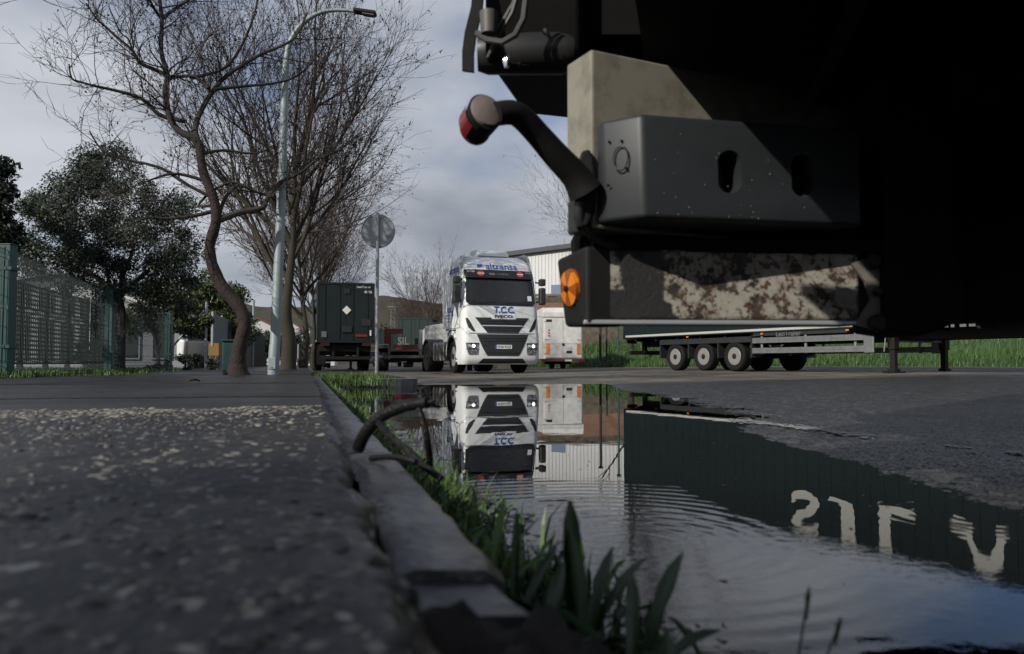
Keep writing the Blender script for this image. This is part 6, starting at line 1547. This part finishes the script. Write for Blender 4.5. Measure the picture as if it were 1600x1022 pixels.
p = MB(); a = Vector((0, 0, wa.z + .12)) - nb * .2; b_ = d_ * ln + Vector((0, 0, wa.z + slope * ln + .12)) - nb * .2; p.bar(a - d_ * .4, b_, .5, .35); p.build('roof_edge', 'roof_edge', wh)
c = W(864, 456, 62); u = (c - Vector((wa.x, wa.y, 0))).dot(d_); v = d_ * u - nb * .1
p = MB(); p.bar((v - d_ * .6 + Vector((0, 0, c.z))), (v + d_ * .6 + Vector((0, 0, c.z))), .06, 1.25); wn = p.build('window', 'window_blue', wh)
# stone and brick retaining wall in front of the warehouse
m = bpy.data.materials.new('old_wall'); m.use_nodes = True; M['old_wall'] = m
n = m.node_tree.nodes; l = m.node_tree.links; b = n['Principled BSDF']; t = n.new('ShaderNodeTexCoord'); P = t.outputs['Object']
mp = n.new('ShaderNodeMapping'); mp.inputs['Rotation'].default_value = (R(90), 0, 0); l.new(P, mp.inputs[0])
bk = n.new('ShaderNodeTexBrick'); bk.inputs['Scale'].default_value = 2.2; bk.inputs['Color1'].default_value = (.28, .12, .075, 1); bk.inputs['Color2'].default_value = (.22, .09, .06, 1); bk.inputs['Mortar'].default_value = (.2, .17, .14, 1); bk.inputs['Mortar Size'].default_value = .03; l.new(mp.outputs[0], bk.inputs['Vector'])
st_c = mixc(rng_(tnoise(3.0, 8, .7), .35, .65), (.135, .115, .085), (.055, .047, .036))
sx = n.new('ShaderNodeSeparateXYZ'); l.new(P, sx.inputs[0])
band_ = mth('MULTIPLY', rng_(mth('ADD', sx.outputs[2], mth('MULTIPLY', tnoise(.7, 3), .5)), 3.2, 3.25), rng_(sx.outputs[2], 4.4, 4.42, 1, 0))
l.new(mixc(mth('MULTIPLY', band_, .85), st_c, bk.outputs['Color']), b.inputs['Base Color']); b.inputs['Roughness'].default_value = .9
sw = thing('retaining_wall', 'old stone and brick retaining wall above the grass behind the white trailer', 'wall', (1.0, 53, 0))
p = MB(); rows = []
for z in np.linspace(0, 4.8, 9): rows.append([(-3.0 + 26 * k / 40, .0 - .12 * k / 10 + rng.uniform(-.05, .05), z + (rng.uniform(-.06, .06) if z > 4.7 else 0)) for k in range(41)])
p.grid(rows); nn2 = len(p.v); p.v += [(x, y + .7, z) for x, y, z in p.v[:]]; 
p.f += [(8 * 41 + k, 8 * 41 + k + 1, nn2 + 8 * 41 + k + 1, nn2 + 8 * 41 + k) for k in range(40)]; p.mi += [0] * 40
p.build('masonry', 'old_wall', sw, smooth=False)
p = MB(); p.box(-3, 23, -.1, .5, 4.86, 5.0); p.build('coping', 'concrete', sw)
# fence posts standing on that wall, and a dark pole in the grass in front of it
q = W(938, 560, 44); q.z = .9; o = thing('pole', 'dark pole standing in the grass right of the white box trailer', 'pole', q); p = MB(); p.tube([(0, 0, -.4), (0, 0, 4.4)], .07, 8); p.tube([(.35, 0, -.4), (.35, 0, 1.6)], .05, 8); p.build('shaft', 'bark_dark', o, smooth=True); p = MB(); p.box(-.12, .12, -.1, .1, 4.4, 4.46); p.build('cap', 'bark_dark', o)
q = W(966, 560, 40); q.z = 1.2; o = thing('green_pole', 'slim green pole between the dark pole and the long green trailer', 'pole', q); p = MB(); p.tube([(0, 0, -.4), (0, 0, 4.0)], .05, 8); p.build('shaft', 'green_post', o, smooth=True); p = MB(); p.box(-.1, .1, -.1, .1, 4.0, 4.05); p.build('cap', 'green_post', o)
# mast on the hill, power lines left out
q = W(614, 560, 150); q.z = 0; o = thing('mast', 'pale lattice mast in front of the far hill', 'mast', q); p = MB(); zt_ = W(614, 480, 150).z
for a in range(4):
    c = (.35 * (1 if a in (0, 1) else -1), .35 * (1 if a in (0, 3) else -1)); p.tube([(c[0] * 1.3, c[1] * 1.3, 0), (c[0], c[1], zt_)], .08, 5)
for k in range(14):
    z0_, z1_ = zt_ * k / 14, zt_ * (k + 1) / 14; sgn = 1 if k % 2 else -1; p.tube([(-.4 * sgn, -.4, z0_), (.4 * sgn, -.4, z1_)], .05, 4)
p.build('frame', 'alu', o); p = MB(); p.box(-1.1, 1.1, -.1, .1, zt_, zt_ + .16); p.build('head', 'alu', o)

# ================================================================== SMALL THINGS BY THE KERB
# burnt-looking black hose stub
q = P3(566, 684, 1.62); q.z = .12; hs = thing('broken_hose', 'black broken hose arching out of the kerb towards the puddle', 'hose', q)
def rel(L_): return [P3(x, y, d) - q for x, y, d in L_]
p = MB(); pts = smooth(rel([(560, 700, 1.62), (570, 678, 1.6), (590, 655, 1.58), (615, 641, 1.56), (640, 633, 1.54), (668, 629, 1.52)]), 5); p.tube(pts, [.0135 - .003 * i / len(pts) for i in range(len(pts))], 12); p.build('main_hose', 'hose', hs, smooth=True)
p = MB(); e = rel([(666, 629, 1.52)])[0]
for k in range(5): p.tube([e, e + Vector((.010 + .004 * k, .002 * k, .002 - .003 * k)), e + Vector((.020 + .003 * (k % 3), .0, .004 - .0045 * k))], [.004, .003, .0012], 5)
p.build('frayed_end', 'hose', hs)
p = MB(); p.tube(smooth(rel([(654, 635, 1.53), (662, 660, 1.52), (668, 690, 1.52), (672, 720, 1.54), (670, 735, 1.54)]), 4), .0068, 8); p.build('branch_hose', 'hose', hs, smooth=True)
p = MB(); p.tube(smooth(rel([(592, 660, 1.57), (612, 684, 1.54), (640, 706, 1.52), (665, 730, 1.5), (690, 748, 1.48)]), 4), .0072, 8); p.build('branch_hose', 'hose', hs, smooth=True)
p = MB(); p.tube(smooth(rel([(580, 716, 1.55), (605, 714, 1.5), (630, 716, 1.46), (650, 722, 1.44)]), 4), .006, 8); p.build('loose_piece', 'hose', hs, smooth=True)
# broad-leaved weeds at the end of the kerb
def leaf(b_, base, az, tilt, ln, wd, curl=.6, fold=.25):
    n_ = 8; d_ = Vector((math.cos(az), math.sin(az), 0)); s_ = Vector((-math.sin(az), math.cos(az), 0)); q = Vector(base); rows = []
    for i in range(n_ + 1):
        t_ = i / n_; an = tilt - curl * t_; dirv = d_ * math.cos(an) + Vector((0, 0, math.sin(an))); up = Vector((0, 0, math.cos(an))) - d_ * math.sin(an)
        w_ = wd * ((.34 + .66 * math.sin(min(1, t_ / .7) * math.pi / 2) ** 1.3) if t_ < .7 else max(.12, math.sqrt(max(0, 1 - ((t_ - .7) / .305) ** 2)))); wav = .06 * wd * math.sin(i * 2.3)
        rows.append([(q + s_ * w_ / 2 + up * (w_ * fold + wav))[:], (q + s_ * w_ / 4 + up * w_ * fold * .35)[:], q[:], (q - s_ * w_ / 4 + up * w_ * fold * .35)[:], (q - s_ * w_ / 2 + up * (w_ * fold - wav))[:]]); q = q + dirv * ln / n_
    b_.grid(rows)
def weed(label, px, py, d, leaves, seed, m='weed_leaf'):
    q = P3(px, py, d); q.z = max(.0, float(road_h(np.array(q.x), np.array(q.y)))) + .002; o = thing('broadleaf_weed', label, 'weed', q, 0, 'weeds growing at the end of the kerb'); r_ = random.Random(seed)
    for (az, ti, ln, wd, cu) in leaves:
        p = MB(); leaf(p, (r_.uniform(-.008, .008), r_.uniform(-.008, .008), 0), az, ti, ln * 1.3, wd * 1.35, cu); p.build('leaf', m, o, smooth=True, fix=False)
weed('weed with two tall upright tongue-shaped leaves at the puddle edge', 905, 960, .92, [(1.7, 1.52, .150, .017, .12), (2.2, 1.5, .126, .017, .15), (.3, 1.2, .12, .016, .5), (3.4, 1.1, .11, .014, .7), (5.2, .9, .10, .014, .6), (.9, 1.3, .115, .013, .4)], 1)
weed('leafy weed with a pointed leaf leaning right, nearest the camera', 985, 1000, .84, [(.6, 1.25, .125, .017, .3), (.1, .9, .10, .018, .6), (2.6, 1.0, .10, .016, .7), (3.8, .7, .11, .017, .5), (5.3, .8, .10, .018, .6), (1.4, 1.35, .10, .012, .3)], 2)
weed('low weed with drooping leaves between the kerb end and the upright leaves', 850, 985, .84, [(3.2, .9, .10, .013, .9), (4.2, .8, .11, .014, .9), (2.4, 1.1, .12, .012, .7), (5.4, .7, .10, .014, .8), (1.2, 1.2, .11, .012, .5)], 3)
weed('clump of narrow weed leaves below the hose', 760, 800, 1.08, [(2.0, 1.2, .10, .010, .8), (.5, 1.0, .11, .010, .8), (3.5, 1.1, .09, .010, .9), (4.8, .8, .09, .011, .8), (1.2, 1.4, .13, .009, .4), (.2, 1.35, .12, .009, .6)], 4, 'grass')
weed('narrow-leaved weed with a spiky shoot over the rippled water', 800, 850, .98, [(1.4, 1.5, .13, .008, .2), (.9, 1.2, .11, .011, .7), (2.6, 1.2, .10, .012, .8), (4.4, .9, .10, .012, .8), (5.6, .8, .09, .012, .9)], 5)
weed('low weed mostly out of the frame at the bottom edge', 1060, 1040, .72, [(.4, 1.0, .10, .012, .7), (1.6, 1.3, .09, .010, .5), (2.8, .9, .10, .013, .8), (4.0, .8, .09, .012, .8)], 6)
p = MB(); r_ = random.Random(77)
for k in range(1000):
    a_ = .42 + 2.6 * r_.random() ** 1.5; s_w = .205 + abs(r_.gauss(0, .09)); x, y = st(s_w, a_); zz_ = max(float(road_h(np.array(x), np.array(y))), -.008)
    ln = r_.uniform(.035, .085) * (1.15 if a_ < 1.2 else .9); leaf(p, (x, y, zz_), r_.uniform(0, 6.28), r_.uniform(.35, 1.25), ln, r_.uniform(.007, .014), r_.uniform(.3, 1.0))
p.build('weed_mat', 'weed_leaf', None, smooth=True, fix=False, kind='stuff')
p = MB()
for k in range(420):
    a_ = 1.2 + 5 * r_.random() ** 1.3; s_w = .205 + abs(r_.gauss(0, .08)); x, y = st(s_w, a_); zz_ = max(float(road_h(np.array(x), np.array(y))), -.008)
    leaf(p, (x, y, zz_), r_.uniform(0, 6.28), r_.uniform(.3, 1.25), r_.uniform(.04, .10), r_.uniform(.008, .016), r_.uniform(.3, 1.0))
p.build('verge_leaves', 'grass', None, smooth=True, fix=False, kind='stuff')
p = MB()
for k in range(170):
    a_ = .3 + 3.2 * r_.random(); s_w = r_.uniform(.17, .36); x, y = st(s_w, a_); zz_ = max(float(road_h(np.array(x), np.array(y))), 0) + .006
    an = r_.uniform(0, 6.28); ln = r_.uniform(.02, .07); p.tube([(x, y, zz_), (x + ln * .5 * math.cos(an), y + ln * .5 * math.sin(an), zz_ + r_.uniform(.002, .02)), (x + ln * math.cos(an + .3), y + ln * math.sin(an + .3), zz_ + r_.uniform(0, .01))], .0011, 3)
p.build('dead_straw', 'stone_pale', None, fix=False, kind='stuff')
# floating bits on the puddle
p = MB()
for k in range(200):
    s_w = r_.uniform(.45, 2.3); a_ = r_.uniform(1.1, 5.0); x, y = st(s_w, a_)
    if float(road_h(np.array(x), np.array(y))) > -.006: continue
    r0_ = r_.uniform(.003, .009); th = r_.uniform(0, 6.28); p.add([(x + r0_ * q * math.cos(th + j), y + r0_ * q * math.sin(th + j), .0015) for j, q in ((0, 1.3), (1.4, .6), (3.0, 1.2), (4.5, .5))], [(0, 1, 2, 3)])
p.build('floating_bits', 'dead_leaf', None, fix=False, kind='stuff')
# thin seed stalks over the water near the bottom
for (px, py, tx, ty, d, lab) in ((1240, 1040, 1262, 930, .80, 'thin dry stalk standing over the still water near the bottom'), (1265, 1050, 1310, 975, .78, 'short bent stalk at the bottom edge right of the dry stalk')):
    q = P3(px, py, d); q.z = -.005; o = thing('grass_stalk', lab, 'grass stalk', q); e = P3(tx, ty, d) - q; p = MB(); p.tube([(0, 0, -.02), (e.x * .3, e.y * .3, e.z * .55), (e.x, e.y, e.z)], [.0016, .0013, .001], 5); p.build('stem', 'weed_leaf', o, fix=False)
    p = MB(); p.tube([(e.x * .86, e.y * .9, e.z * .82), (e.x, e.y, e.z), (e.x * 1.1, e.y, e.z * 1.06)], [.001, .0028, .0008], 5); p.build('seed_head', 'weed_leaf', o, fix=False)
# fallen leaves on the pavement and on the water
for i, (px, py, lab) in enumerate(((294, 599, 'curled red-brown fallen leaf on the pavement left of the crooked tree'), (640, 604, None), (775, 705, None))):
    if lab is None: continue
    r_ = ray(px, py); k = (PAVE - .005 - CAMH) / r_.z; q = Vector((r_.x * k, r_.y * k, PAVE)); o = thing('fallen_leaf', lab, 'leaf', q); p = MB()
    leaf(p, (0, 0, .0), .4, .6, .09, .06, 1.2); p.build('blade', 'dead_leaf', o, fix=False); p = MB(); p.tube([(0, 0, .002), (-.03, -.012, .004)], .002, 4); p.build('stalk', 'dead_leaf', o)
